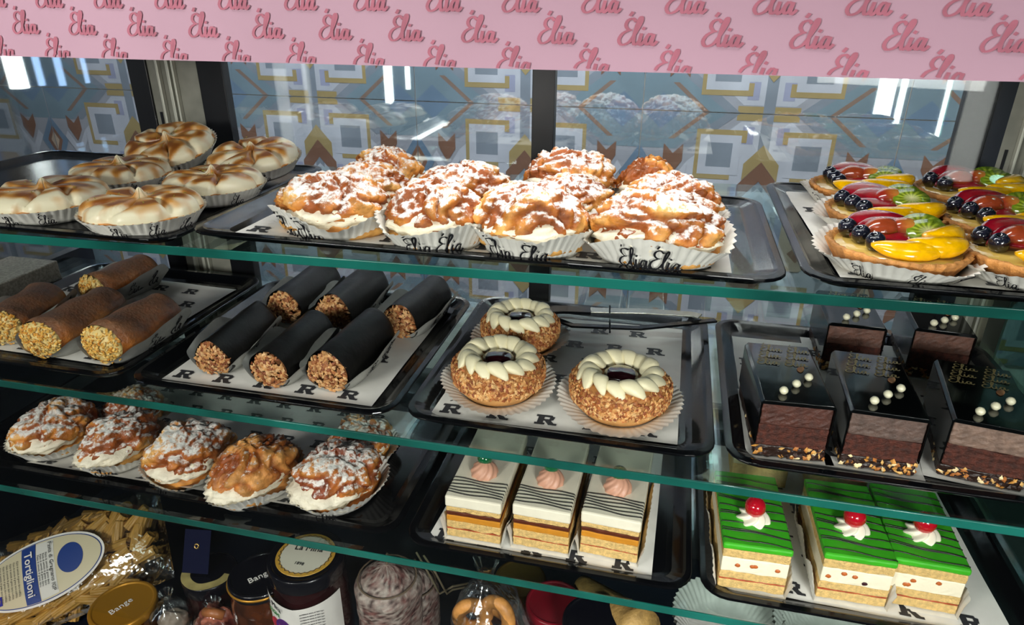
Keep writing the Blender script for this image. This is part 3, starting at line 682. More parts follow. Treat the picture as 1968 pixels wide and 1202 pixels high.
# ring cakes
def ring_cake(lab, px, py, seed, R=.053, rot=0):
    p = atZ(px, py, zt2+.022); t = thing('ring_cake', lab, 'cake', (p.x, p.y, zt2+.0016), rot, 'ring cakes coated in chopped nuts')
    lathe([(R*.66, .002), (R*.80, .004), (R*.97, .015), (R*1.0, .021), (R*.9, .023)], 56).build('biscuit_base', mat('biscuit', 'cf9a5c', rough=.65, bump=.4, bscale=300, vary=.15, vscale=80), t, smooth=True)
    lathe([(R*.97, .019), (R*1.03, .028), (R*.99, .038), (R*.85, .043), (R*.3, .043)], 48).build('cream_body', mat('caramel_cream', 'b0763f', rough=.6), t, smooth=True)
    def f(rnd):
        a = rnd.uniform(0, 6.28); v = rnd.random(); ph = v*1.5
        rr = R*(1.0+.035*sin(ph*2)); z = .018+.024*v
        if v > .8: rr -= (v-.8)*R*.7
        return Vector((rr*cos(a), rr*sin(a), z)), (cos(a), sin(a), .15+.7*max(0, v-.5))
    o = chips(1400, f, seed, .0044, ('cf9556', 'e2b478', 'a3612e', '8e4a26', 'd8a062', 'b9703a')).build('chopped_nuts', M_NUT, t); o['kind'] = 'stuff'
    n = 14; first = None
    for k in range(n):
        a = 2*pi*k/n
        if first is None:
            rows = []
            for i in range(15):
                u = i/14; ph = pi*(u-.5); rr = []
                for j in range(16):
                    b = 2*pi*j/16; w = .0100*max(.05, cos(ph))**.42*(1-.22*(1-u))
                    tw = .9*u; fl = 1+.10*cos(3*b)
                    rr.append(((-.5+u)*R*.62, w*fl*cos(b+tw)*1.0+.007*sin(u*2.4), .0015+w*fl*.9*sin(b+tw)+.007*sin(pi*min(1, u*1.05))**.8))
                rows.append(rr)
            first = MB().grid(rows, True, cap0=True, cap1=True).build('cream_swirl', mat('pale_buttercream', 'ebe2bd', rough=.42, bump=.15, bscale=200), t, smooth=True); o = first
        else: o = first.copy(); COL.objects.link(o); o.parent = t
        o.location = (R*.62*cos(a), R*.62*sin(a), .040+.002*sin(k*2.3)); o.rotation_euler = (0, 0, a+pi+.35); s = .94+.1*((k*7) % 3)/2; o.scale = (s, s, s)
    lathe([(R*.36, .040), (R*.34, .046), (R*.25, .0485), (.0001, .0495)], 28).build('jelly_center', mat('dark_cherry_jelly', '2e0712', rough=.08, coat=1), t, smooth=True)
    cup(t, R*.72, R*.72, .020, flare=R*.55, n=50, amp=.0014, words=(235, 285), wh=.011, m=M_CUP, rimf=lambda a: .75+.2*sin(2*a+seed))
ring_cake('left front ring cake with piped cream and nut coating', 958, 722, 1, .0525, .1)
ring_cake('right front ring cake standing apart from the other two', 1191, 755, 2, .0545, .25)
ring_cake('ring cake at the back, partly hidden by the left front one', 1000, 640, 3, .050, .4)
# layered slices ---------------------------------------------------
def layer(parent, name, m, w, L, z0, z1, seed=0, rough=.0006, smooth=True, over=0, bev=.0012, cut=0):
    nx, nz, ny = 14, max(2, int((z1-z0)/.003)), 16
    pts = []
    ring = [(-w/2+w*i/nx, 0) for i in range(nx)]+[(w/2, L*i/ny) for i in range(ny)]+[(w/2-w*i/nx, L) for i in range(nx)]+[(-w/2, L-L*i/ny) for i in range(ny)]
    rows = []
    for k in range(nz+1):
        z = z0+(z1-z0)*k/nz; row = []
        for x, y in ring:
            n = noise.noise(Vector((x*260, y*260, z*260+seed)))*rough; n2 = noise.noise(Vector((x*60, y*60, seed)))*rough*1.2
            row.append((x*(1+over)+n*(1 if abs(x) > w*.49 else .2), y+n*(1 if y < .001 or y > L*.99 else .2)-(over*L*.3 if y < .001 else 0), z+(n2 if 0 < k < nz or True else 0)))
        rows.append(row)
    return MB().grid(rows, True, cap0=True, cap1=True).build(name, m, parent, bevel=bev)
def chunk_chips(parent, w, L, z0, z1, n, seed):
    def f(rnd):
        if rnd.random() < .7: return Vector((rnd.uniform(-w/2, w/2), -.0003, rnd.uniform(z0, z1))), (0, -1, 0)
        sx = rnd.choice((-1, 1)); return Vector((sx*w/2, rnd.uniform(0, L*.5), rnd.uniform(z0, z1))), (sx, 0, 0)
    o = chips(n, f, seed, .0042, ('d8a860', 'f0d8a4', 'a8662c', '3a1c0e', '2a140b', 'c88a3c')).build('nut_pieces', M_NUT, parent); o['kind'] = 'stuff'
def choc_slice(lab, px, py, w, L, rot, seed, mousse='5a3a2e', back=False):
    p = atZ(px, py, zt2+.004); t = thing('chocolate_slice', lab, 'cake slice', (p.x, p.y, zt2+.0022), rot, 'glazed chocolate slices')
    layer(t, 'nut_base', mat('choc_nut_base', '23120b', rough=.4, bump=.6, bscale=250), w, L, .001, .014, seed, .0012)
    chunk_chips(t, w, L, .002, .014, 60, seed)
    layer(t, 'chocolate_sponge', mat('chocolate_sponge', '4a1f12', rough=.75, bump=1, bscale=500, vary=.5, vscale=160), w*.98, L, .014, .038, seed+1, .0014)
    layer(t, 'mousse_layer', mat('mousse_'+mousse, mousse, rough=.6, bump=.7, bscale=260, vary=.3, vscale=110), w*.97, L, .038, .064, seed+2, .0010)
    mb = MB(); hw = w/2+.0012 # glaze: top and long sides
    sec = [(-hw, .016), (-hw, .063), (-hw+.003, .0665), (hw-.003, .0665), (hw, .063), (hw, .016), (hw-.0012, .016), (hw-.0012, .062), (-hw+.0012, .062), (-hw+.0012, .016)]
    mb.grid([[(x, y, z) for x, z in sec] for y in (-.0012, L*.33, L*.66, L+.001)], True, cap0=True, cap1=True)
    mb.build('dark_glaze', M_GLAZE, t, bevel=.0006)
    for k in range(3):
        s = MB(); lathe([(.0001, 0), (.0028, .0006), (.0042, .003), (.0042, .0048), (.0026, .0072), (.0001, .0082)], 18, s)
        o = s.build('sugar_pearl', mat('white_pearl', 'e4dfc0', rough=.3, coat=.4), t, smooth=True); o.location = (w*(-.18+.22*k), L*(.12+.13*k), .0664)
    mb = MB()
    for j in range(3):
        for i in range(2):
            x0, y0 = -w*.42+i*w*.42+.004*j, L*(.60+.13*j)
            stamp(mb, RIB, lambda s, q: (x0+s*.0175, y0+q*.014, .06665), 0)
    mb.build('gold_lettering', M_GOLDP, t, label='faint gold script on the glaze')
    o = slice_lens(.014, .007, .001, .001, lin('c9976a'), lin('a86a44')); o = o.build('almond_flake', M_NUT, t, smooth=True); o.location = (w*.22, L*.55, .0667); o.rotation_euler = (0, 0, 1.2)
    mb = MB(); mb.box(-w/2-.012, w/2+.010, -.003, L+.01, -.0014, -.0002); mb.build('paper_strip', M_PAPER, t)
choc_slice('left front glazed chocolate slice, evenly dark cut face', 1514, 880, .068, .125, .05, 1, '4c281e')
choc_slice('middle front glazed chocolate slice, grey upper mousse', 1683, 903, .068, .125, -.04, 2, '5e4a42')
choc_slice('right front glazed chocolate slice with pale brown mousse face', 1880, 928, .070, .125, -.16, 3, '7a6255')
choc_slice('back left glazed chocolate slice, mostly behind the shelf edge', 1628, 715, .064, .105, -.02, 4)
choc_slice('back right glazed chocolate slice, mostly behind the shelf edge', 1792, 728, .064, .10, -.08, 5)
# tongs
tg = thing('serving_tongs', 'black and silver tongs lying across the back of the ring cake tray', 'tongs', (0, 0, 0))
a, b, c = atZ(1090, 625, Z2+.03), atZ(1130, 603, Z2+.034), atZ(1372, 612, Z2+.03)
pts = [a, b, (b+c)/2+Vector((0, .004, .004)), c]
def strip(pts, w, th, name, m):
    mb = MB(); rows = []
    for i, p in enumerate(pts):
        t_ = (Vector(pts[min(i+1, len(pts)-1)])-Vector(pts[max(i-1, 0)])).normalized(); n = Vector((-t_.y, t_.x, 0)); p = Vector(p)
        rows.append([p-n*w, p+n*w, p+n*w+Vector((0, 0, th)), p-n*w+Vector((0, 0, th))])
    return mb.grid(rows, True, cap0=True, cap1=True).build(name, m, tg, bevel=.0006)
strip([atZ(x, y, Z2+.034) for x, y in ((1135, 598), (1240, 600), (1330, 606), (1345, 610))], .008, .002, 'metal_arm', M_ALU)
strip([atZ(x, y, Z2+.028) for x, y in ((1040, 605), (1100, 628), (1230, 633), (1375, 618))], .005, .003, 'lower_arm', M_BLACK)
strip([atZ(x, y, Z2+.036) for x, y in ((1030, 600), (1080, 598), (1135, 600))], .010, .004, 'gripper', M_BLACK)
tube([atZ(1172, 588, Z2+.05), atZ(1172, 640, Z2+.03)], .0012, 6).build('spring_pin', M_BLACK, tg)
# ================================================================== SHELF 3
zt3 = Z3+.0035
tray('long black tray of cream puffs on the lowest shelf', -.95, -.280, .590, .905, Z3+.0006)
tray('black tray of white iced slices on the lowest shelf', -.268, .068, .584, .915, Z3+.0006)
tray('black tray of green iced slices on the lowest shelf', .076, .425, .584, .915, Z3+.0006)
liner('white liner rolled up at its front edge under the lowest cream puffs', [(-.818, .600), (-.352, .606), (-.345, .86), (-.82, .86)], zt3, seed=7,
      curl=lambda a, b: .013*max(0, 1-b*9)**1.2+.001)
liner('printed liner under the white iced slices', [(-.243, .598), (.024, .600), (.030, .885), (-.225, .885)], zt3, seed=8)
liner('printed liner under the green iced slices', [(.098, .612), (.392, .600), (.385, .885), (.095, .885)], zt3, seed=9)
G3 = 'cream puffs on the lowest shelf'
for i, (px, py, rx, ry, rz, rot, lab, cf, cc) in enumerate([
    (108, 822, .048, .055, .034, -.25, 'leftmost lowest cream puff, split open with a broad cream face', .006, None),
    (232, 845, .040, .055, .036, -.2, 'second lowest cream puff from left, cream spilling at lower left', .008, None),
    (362, 862, .050, .058, .038, -.1, 'middle lowest cream puff with swirled crust', .0, None),
    (490, 895, .045, .060, .038, -.25, 'smooth knotted lowest cream puff, cream bulging at left', .010, ('9c4d18', 'c8813a', 'dda05a')),
    (650, 905, .052, .060, .037, -.35, 'rightmost lowest cream puff with a ball of cream at front', .008, ('84390f', 'b4651f', 'd08a40'))]):
    p = atZ(px, py, zt3+rz)
    puff(lab, p.x, p.y, zt3+.003+(.004 if i < 2 else 0), rx, ry, rz, i+21, rot, gap=.013, words=((250,), (300,), (268,), (215,), (300,))[i], group=G3, dusted=i not in (3,), cream_fwd=cf, cuph=.026, cc=cc, fold=1.1)
for i, (px, py, lab) in enumerate(((255, 765, 'dim cream puff in the back row of the lowest shelf, left'), (695, 822, 'dim cream puff in the back right corner of the lowest shelf tray'))):
    p = atZ(px, py+18, zt3+.03); puff(lab, p.x, min(p.y, .83), zt3+.003, .042, .04, .03, 31+i, 0, words=(), group=G3, cuph=.02)
def rosette(parent, m, x, y, z, R, h, n=7, name='cream_rosette', depth=.28):
    rows = []
    for i in range(15):
        u = i/14; rr = []
        for j in range(n*8):
            a = 2*pi*j/(n*8)+u*1.1; r = R*(1-u**1.6)**.6*(1-depth*(.5+.5*cos(n*(a-u*1.1)))*(1-.3*u)) if u < 1 else .0002
            rr.append((r*cos(a), r*sin(a), h*(u**.8)))
        rows.append(rr)
    o = MB().grid(rows, True, cap0=True, cap1=True).build(name, m, parent, smooth=True); o.location = (x, y, z); return o
def iced_slice(lab, px, py, w, L, rot, seed, kind):
    p = atZ(px, py, zt3+.003); t = thing('iced_slice', lab, 'cake slice', (p.x, p.y, zt3+.0035), rot, 'white iced slices' if kind == 'w' else 'green iced slices'); t.scale = (1, 1, 1.06 if kind == 'w' else 1.16)
    jam = mat('red_jam', 'a84a26', rough=.4, vary=.3, vscale=200)
    if kind == 'w':
        Ls = [('sponge_layer', M_SPONGE, .001, .012), ('jam_layer', jam, .012, .0132), ('sponge_layer', M_SPONGE, .0132, .0235), ('caramel_layer', mat('caramel', 'cf8a2c', rough=.3, vary=.1), .0235, .0315), ('chocolate_cream_layer', mat('choc_cream', '5a2a18', rough=.35, vary=.2), .0315, .0370), ('sponge_layer', M_SPONGE, .0370, .0430)]
        ic, zi, zt_ = mat('ivory_icing', 'ece5cf', rough=.3, vary=.04), .0430, .0575
    else:
        Ls = [('sponge_layer', M_SPONGE, .001, .011), ('jam_layer', jam, .011, .0125), ('sponge_layer', M_SPONGE, .0125, .021), ('fruit_cream_layer', mat('fruit_cream', 'f2e8cc', rough=.5, bump=.4, vary=.06), .021, .038), ('sponge_layer', M_SPONGE, .038, .0475)]
        ic, zi, zt_ = mat('green_marzipan', '3fae22', rough=.42, vary=.1, vscale=30, spec=.4), .0475, .0545
    for k, (nm, m, a, b) in enumerate(Ls): layer(t, nm, m, w*(1-.01*(k % 2)), L, a, b, seed*7+k, .0011 if 'sponge' in nm else .0006)
    o = layer(t, 'icing', ic, w*1.015, L*1.0, zi, zt_, seed, .0003, over=.015, bev=.0022)
    mb = MB(); n = 6 if kind == 'w' else 9
    for k in range(n):
        y0 = L*((.05+.036*k) if kind == 'w' else (.05+.105*k)); ph = seed*2+k
        for dbl in ((0,) if kind == 'w' else ((0, 1) if k % 2 else (0,))):
            pts = [(-w/2+w*i/12, y0+.0012*sin(i*.6+ph)+.0035*dbl*(1-i/14)+(.006 if kind == 'g' else .001)*(i/12-.5)*-1, zt_+.0004) for i in range(13)]
            pts = [(-w/2*1.025, pts[0][1], zt_-.0045)]+pts+[(w/2*1.025, pts[-1][1], zt_-.0045)]
            tube(pts, .0007 if kind == 'w' else .00055, 5, mb)
    mb.build('icing_line', mat('line_icing', '1c1a18' if kind == 'w' else '17351a', rough=.4), t, smooth=True, label='thin dark icing lines').name = 'icing_lines'
    if kind == 'w':
        rosette(t, mat('pink_cream', 'cf9a80', rough=.45), 0, L*.35, zt_-.001, .0175, .018, 9, depth=.10)
        c = mat('green_cherry', '0d5a34', rough=.1, coat=1)
    else:
        rosette(t, mat('white_rosette', 'f2ecd6', rough=.45), 0, L*.36, zt_-.001, .0190, .011, 7, depth=.30)
        c = mat('red_cherry', 'b30f22', rough=.12, coat=1)
    blob(.0095 if kind == 'w' else .0115, .0095 if kind == 'w' else .0115, .0088 if kind == 'w' else .0105, seed, .04, 1.5, 28, 16).build('cherry', c, t, smooth=True).location = (0, L*(.38 if kind == 'w' else .36), zt_+(.0175 if kind == 'w' else .0135))
    if kind == 'g':
        rnd = random.Random(seed)
        for q in range(4):
            blob(.0028, .0012, .002, q+seed, .3, 2, 12, 8).build('fruit_piece', mat('candied_dark', '3a1820', rough=.3) if q == 1 and seed == 12 else mat('candied_orange', 'b8602a', rough=.3), t, smooth=True).location = (w*rnd.uniform(-.4, .4), -.0006, rnd.uniform(.024, .036))
    # thin pleated paper under and along the sides
    def PP(x, y, z): return (x, y, z)
    N = 60; mb = MB()
    for sx in (-1, 1):
        mb.grid([[(sx*(w/2+.0016+.005*k*k+.0006*sin(j*2.2)), -.004+j*(L+.008)/N, -.001+.028*k*(.8+.2*sin(j*.25+seed))) for j in range(N+1)] for k in (0, .33, .66, 1)], False)
    mb.grid([[(-w/2-.002, y, -.001), (w/2+.002, y, -.001)] for y in (-.004, L+.004)], False)
    mb.build('paper_cup', M_CUP, t, smooth=True)
for px, py, rot, sd, lab in ((910, 1040, .0, 1, 'left white iced slice with pink rosette and green cherry'), (1038, 1058, -.02, 2, 'middle white iced slice with pink rosette and green cherry'), (1168, 1074, -.05, 3, 'right white iced slice with pink rosette and green cherry')):
    iced_slice(lab, px, py, .0665, .150, rot, sd, 'w')
for px, py, rot, sd, lab in ((1441, 1138, .04, 11, 'left green iced slice, standing apart, topped with red cherry'), (1632, 1160, .02, 12, 'middle green iced slice with a dark fruit piece in its cream'), (1765, 1172, -.02, 13, 'right green iced slice touching its neighbour')):
    iced_slice(lab, px, py, .0700, .128, rot, sd, 'g')
for px, py, sd, lab in ((1462, 932, 14, 'left pale sponge slice lying behind the green slices'), (1612, 945, 15, 'right pale sponge slice lying behind the green slices')):
    p = atZ(px, py, zt3+.02); t = thing('sponge_slice', lab, 'cake slice', (p.x, .80, zt3+.003), 0, 'pale sponge slices at the back')
    layer(t, 'sponge_layer', M_SPONGE, .07, .06, .001, .03, sd); layer(t, 'cream_layer', mat('pale_cream_top', 'd8cfa4', rough=.6, vary=.15, vscale=50), .07, .06, .03, .038, sd)
# ================================================================== BOTTOM: jars and groceries
def onY(px, py, Y): return atY(px, py, Y)
# pasta bag
bagc = onY(125, 1092, .650)
nrm = Vector((.10, -.66, .74)).normalized(); ux = Vector((.82, .42, .30)); ux = (ux-nrm*ux.dot(nrm)).normalized(); uy = nrm.cross(ux)
TB = Matrix((ux, uy, nrm)).transposed().to_4x4(); TB.translation = bagc
bag = thing('pasta_bag', 'clear bag of ridged pasta tubes with oval cream and blue label', 'pasta bag', bagc, 0, None); bag.matrix_world = TB
BL, BW, BT = .31, .155, .042
# tube mesh
rows = []; K = 26
for i in range(K+1):
    u = i/K; rows.append([((.0080+.0009*cos(9*(2*pi*j/36)+u*7.0))*cos(2*pi*j/36), (.0080+.0009*cos(9*(2*pi*j/36)+u*7.0))*sin(2*pi*j/36), (u-.5)*.042) for j in range(36)])
for u in (1, 0): rows.append([(.0062*cos(2*pi*j/36), .0062*sin(2*pi*j/36), (u-.5)*.041) for j in range(36)])
pt0 = MB().grid(rows, True).build('pasta_tube', mat('dry_pasta', 'd2a24c', rough=.45, vary=.12, vscale=60), bag, smooth=True)
rnd = random.Random(5); first = True
for iy in range(-4, 5):
    for ix in range(-5, 6):
        for iz in (0, 1):
            x = ix*.031+rnd.uniform(-.004, .004); y = iy*.0155+rnd.uniform(-.002, .002)
            if (x/(BL*.5))**2*1.25+(y/(BW*.5))**2*.9 > 1.0: continue
            o = pt0 if first else pt0.copy()
            if not first: COL.objects.link(o); o.parent = bag
            first = False
            zz = .020*(1-(y/(BW*.5))**2*.6)*(1-(x/(BL*.5))**2*.3)
            o.location = (x, y, zz-.010 if iz else -.012); o.rotation_euler = (rnd.uniform(-.3, .3)+pi/2*0, pi/2+rnd.uniform(-.25, .25), rnd.uniform(-.35, .35)+(1.2 if rnd.random() < .25 else 0))
def pil(sgn, th=1.0, n=30):
    return [[((-1+2*i/n)*BL*.53, (-1+2*j/n)*BW*.53, sgn*(.001+BT*.72*th*max(0, (1-abs(-1+2*i/n)**3.2))**.6*max(0, (1-abs(-1+2*j/n)**2.6))**.6)+.003*noise.noise(Vector((i*.35, j*.35, sgn*3)))*(1-abs(-1+2*i/n)**4)*(1-abs(-1+2*j/n)**4)) for j in range(n+1)] for i in range(n+1)]
mb = MB().grid(pil(1), False).grid(pil(-1, .7), False); mb.build('clear_film', M_FILM, bag, smooth=True)
lab_ = bpy.data.objects.new('label_plate', None)
def LZ(x, y): # follow the pillow surface
    return .0025+BT*.72*max(0, (1-abs(x/(BL*.53))**3.2))**.6*max(0, (1-abs(y/(BW*.53))**2.6))**.6
LX0, LA, LBb = -.018, .100, .050
def oval(a, b, dz, cx=LX0, cy=0, n=64, rings=6):
    return [[(cx+a*r*cos(2*pi*j/n), cy+b*r*sin(2*pi*j/n), LZ(cx+a*r*cos(2*pi*j/n), cy+b*r*sin(2*pi*j/n))+dz) for j in range(n)] for r in [1-q/rings*.999 for q in range(rings+1)]]
cream_l, blue_l = mat('cream_label', 'cfc5a4', rough=.4), mat('label_blue', '1f3c80', rough=.35)
mb = MB().grid(oval(LA, LBb, 0), True, 0).grid(oval(LA*.965, LBb*.935, .0004), True, 1).grid(oval(LA*.950, LBb*.91, .0008), True, 2)
mb.grid(oval(.020, .023, .0013, LX0+.048, .003, 32, 3), True, 1)
def band_(x0, x1, dz, mi, yl=1):
    rows = []
    for k in range(5):
        x = x0+(x1-x0)*k/4; hy = LBb*.9*sqrt(max(0, 1-((x-LX0)/(LA*.95))**2))*yl; rows.append([(x, -hy+2*hy*j/16, LZ(x, -hy+2*hy*j/16)+dz) for j in range(17)])
    mb.grid(rows, False, mi)
band_(LX0-.026, LX0-.004, .0012, 1); band_(LX0-.003, LX0+.024, .0012, 3, .96)
lb = mb.build('label', [M_PAPER, blue_l, cream_l, mat('label_pale', 'd9d8d0', rough=.4)], bag, smooth=True, label='oval cream label with blue border, blue band and blue oval')
def ltxt(s, size, x, y, m, off=0):
    T = Matrix.Translation((x, y, LZ(x, y)+.0022)) @ Matrix.Rotation(-pi/2, 4, 'Z'); return text_mesh(s, size, T, m, lb, off=off, ext=.0001)
ltxt('Tortiglioni', .0165, LX0-.0150, 0, M_PAPER, .0002); ltxt('Pasta di Gragnano IGP', .0085, LX0+.0195, .001, M_INK)
for k in range(4): ltxt('Pasta di semola di grano duro', .0042, LX0+.0125-.0042*k, 0, M_INKG)
for k in range(7): ltxt('Pasta di semola di grano duro trafilata', .0036, LX0-.032-.0055*k, .001, M_INKG)
MB().box(-.007, .007, -.007, .007, 0, .0006, T=Matrix.Translation((LX0-.068, -.022, LZ(LX0-.068, -.022)+.0014))).build('blue_flag_mark', mat('flag_blue', '2a2a9a', rough=.4), lb)
mb = MB()
for k in range(12): mb.box(-.0005, .0005, -.0005, .0005, 0, .0004, T=Matrix.Translation((LX0-.068+.0045*cos(k*pi/6), -.022+.0045*sin(k*pi/6), LZ(LX0-.068, -.022)+.0022)))
mb.build('flag_stars', mat('star_yellow', 'e0c020', rough=.5), lb)
# jars
def jar(name, lab, px, py, Y, R, h, body, lid_m, bodym, lip=None, lh=.016, cat='jar'):
    p = onY(px, py, Y); t = thing(name, lab, cat, (p.x, Y, ZF+.0005))
    H = p.z-ZF
    lathe([(R*.90, 0), (R*1.0, .006), (R*1.04, H*.35), (R*1.0, H-lh*2.2), (R*.92, H-lh*1.35), (R*.9, H-lh*.6)], 48).build('glass_body', bodym, t, smooth=True)
    lathe([(R*.96, H-lh), (R*1.0, H-lh*.95), (R*1.0, H-lh*.15), (R*.97, H), (R*.90, H+.0006), (R*.86, H-.0012), (.0005, H-.0012)], 56).build('lid', lid_m, t, bevel=.0004, smooth=True)
    return t, H
jam_b = mat('dark_fruit_jam', '26090c', rough=.06, coat=1, vary=.4, vscale=40)
M_LIDB = mat('black_lid', '0b0c14', rough=.22, coat=.5)
M_GOLD = mat('gold_lid', 'c08a2c', rough=.32, metal=.55)
t, H = jar('jam_jar', 'big dark jam jar, black lid, round cream and gold seal, white fig label', 588, 1068, .635, .052, .1, None, M_LIDB, jam_b, lh=.022)
mb = lathe([(.040, H+.0008), (.0395, H+.0014), (.0005, H+.0014)], 48, mi=0); lathe([(.0335, H+.0010), (.0335, H+.0017), (.0005, H+.0018)], 48, mb, 1)
for k in range(28):
    a = 2*pi*k/28; tube([(.0335*cos(a), .0335*sin(a), H+.0019), (.0362*cos(a+.1), .0362*sin(a+.1), H+.0019), (.0335*cos(a+.22), .0335*sin(a+.22), H+.0019)], .0004, 4, mb, 2)
seal = mb.build('lid_label', [mat('seal_gold', 'c79a3c', rough=.4), mat('seal_cream', 'd8d4c2', rough=.5), M_INKG], t, label='round cream seal with scalloped gold border')
text_mesh('La Mina', .013, Matrix.Translation((0, .010, H+.0022)) @ Matrix.Rotation(.1, 4, 'Z'), M_INK, seal)
text_mesh('1898', .007, Matrix.Translation((0, -.018, H+.0022)), M_INKG, seal)
def wrap(R, a0, a1, zf0, zf1, n=24):
    return [[(R*cos(a0+(a1-a0)*j/n), R*sin(a0+(a1-a0)*j/n), zfn(j/n)) for j in range(n+1)] for zfn in (zf0, zf1)]
a0, a1 = radians(215), radians(345)
lbz = H-.043
mb = MB().grid(wrap(.0555, a0, a1, lambda u: .012, lambda u: lbz+.010*abs(u-.45)*2), False, 0)
jl = mb.build('front_label', M_PAPER, t, smooth=True, label='white label with green writing and a fig picture')
def wtext(s, size, ang, z, m, R=.0560):
    T = Matrix.Translation((R*cos(ang), R*sin(ang), z)) @ Matrix.Rotation(ang+pi/2, 4, 'Z') @ Matrix.Rotation(pi/2, 4, 'X'); return text_mesh(s, size, T, m, jl)
wtext('La Mina', .012, radians(240), lbz-.004, M_INK); wtext('FIGHI', .010, radians(241), lbz-.018, mat('leaf_green', '2f7d3a', rough=.5))
for k in range(6): wtext('confettura extra di fichi neri', .0028, radians(300), lbz-.006-.005*k, M_INKG)
for ang, z, r, c, c2 in ((240, lbz-.040, .011, 'c8384c', 'e8a0a0'), (256, lbz-.036, .013, '5a2a7a', '7a4a9a')):
    a = radians(ang); T = Matrix.Translation((.0555*cos(a), .0555*sin(a), z)) @ Matrix.Rotation(a+pi/2, 4, 'Z') @ Matrix.Rotation(pi/2, 4, 'X')
    lathe([(r, 0), (r, .0006), (r*.3, .0009)], 24, T=T).build('fig_print', mat('fig_'+c, c, rough=.5, vary=.3, vscale=90), jl)
t, H = jar('preserve_jar', 'brown preserve jar with dark lid and gold ring beside the fig jam', 500, 1104, .628, .044, .1, None, M_LIDB, mat('brown_preserve', '4a2410', rough=.08, coat=1, vary=.5, vscale=50), lh=.014)
tube([(.0435*cos(2*pi*k/40), .0435*sin(2*pi*k/40), H-.006) for k in range(40)], .0022, 8, closed=True).build('gold_ring', M_GOLD, t, smooth=True)
text_mesh('Bange', .014, Matrix.Translation((.002, -.004, H-.0002)) @ Matrix.Rotation(.9, 4, 'Z'), M_PAPER, t)
t, H = jar('gold_lid_jar', 'jar with gold lid in front of the pasta bag', 236, 1162, .590, .046, .1, None, M_GOLD, mat('amber_glass', '5a3008', rough=.1, coat=1, vary=.3), lh=.012)
text_mesh('Bange', .014, Matrix.Translation((0, -.004, H-.0002)) @ Matrix.Rotation(1.2, 4, 'Z'), M_PAPER, t)
t, H = jar('dark_jar', 'dark jar with torn yellow paper seal, left of the gold ringed jar', 402, 1098, .655, .040, .1, None, M_LIDB, jam_b, lh=.020)
mb = MB(); mb.grid([[(r*cos(a), r*sin(a)*1, H+.0012+.0006*sin(a*5)) for a in [radians(190)+radians(170)*j/24 for j in range(25)]] for r in (.039, .026)], False); mb.build('paper_seal', mat('yellowed_seal', 'a89a62', rough=.6, vary=.2), t, smooth=True)
t, H = jar('small_gold_jar', 'small jar with dull gold lid behind the bag of ring biscuits', 1000, 1112, .78, .040, .1, None, mat('dull_gold', '8a6a34', rough=.35, metal=.8), mat('amber_glass', '5a3008'), lh=.012)
t, H = jar('red_jar', 'deep red jar right of the bag of ring biscuits', 1066, 1158, .690, .040, .1, None, mat('red_lid', '7a1020', rough=.3), mat('red_sauce', '6a0c1c', rough=.15, coat=1), lh=.012)
t, H = jar('black_jar', 'black jar in front of the tan cone, seen as a glossy dome', 1150, 1195, .640, .046, .1, None, M_LIDB, mat('black_jam', '0c0a0c', rough=.08, coat=1), lh=.016)
# blue tag
p = onY(378, 1058, .66); tagm = MB().box(-.020, .020, 0, .001, -.034, .030); o = tagm.build('hang_tag', mat('navy_card', '070d2c', rough=.8, spec=.15)); o.location = p; o.rotation_euler = (-.5, 0, .15); tag(o, 'dark navy card tag with a brass eyelet beside the pasta bag', 'tag')
e = tube([(.0032*cos(2*pi*k/16), -.0008, .006+.0032*sin(2*pi*k/16)) for k in range(16)], .0012, 6, closed=True).build('eyelet', mat('brass', 'cfae6a', rough=.3, metal=.8), o, smooth=True)
# salami
def salami(lab, px, py, Y, R, L, seed, lean=0):
    p = onY(px, py, Y); t = thing('dry_salami', lab, 'salami', (p.x, Y, p.z), lean, 'hanging dry salamis')
    rows = []; cols = []; N = 48
    rd, gy, dk = lin('6a3a36'), lin('a79c92'), lin('3c2422')
    for i in range(40):
        u = i/39; r = R*(.10+.90*min(1, (u/.32))**.7) if u < .32 else R*(1-.06*(u-.32)); r = r*(1 if u < .95 else .8)
        rr, cc = [], []
        for j in range(N):
            a = 2*pi*j/N; nz = noise.noise(Vector((cos(a)*2, sin(a)*2, u*6+seed))); n2 = noise.noise(Vector((cos(a)*9, sin(a)*9, u*30+seed)))
            q = r*(1+.05*nz-.05*max(0, cos(a*3+1))**8); rr.append((q*cos(a), q*sin(a), -u*L)); cc.append(mixc(rd, gy, .5+1.2*n2+.6*nz) if n2 > -.3 else dk)
        rows.append(rr); cols.append(cc)
    MB().grid(rows[::-1], True, 0, cols[::-1], cap0=True, cap1=True).build('casing', mat('salami_skin', attr=True, rough=.65, bump=.9, bscale=160, vary=.3, vscale=120), t, smooth=True)
    mb = MB(); tube([(R*.86*cos(2*pi*k/24), R*.86*sin(2*pi*k/24), -L*.20) for k in range(24)], .0012, 6, mb, closed=True); tube([(0, 0, -.01), (.003, 0, .02)], .0016, 6, mb)
    mb.build('twine', mat('twine', '6a5a48', rough=.8), t)
salami('mottled grey red dry salami, front one, right of the fig jam', 742, 1085, .66, .047, .11, 1)
salami('second dry salami, half hidden behind the front one', 795, 1095, .71, .036, .12, 2)
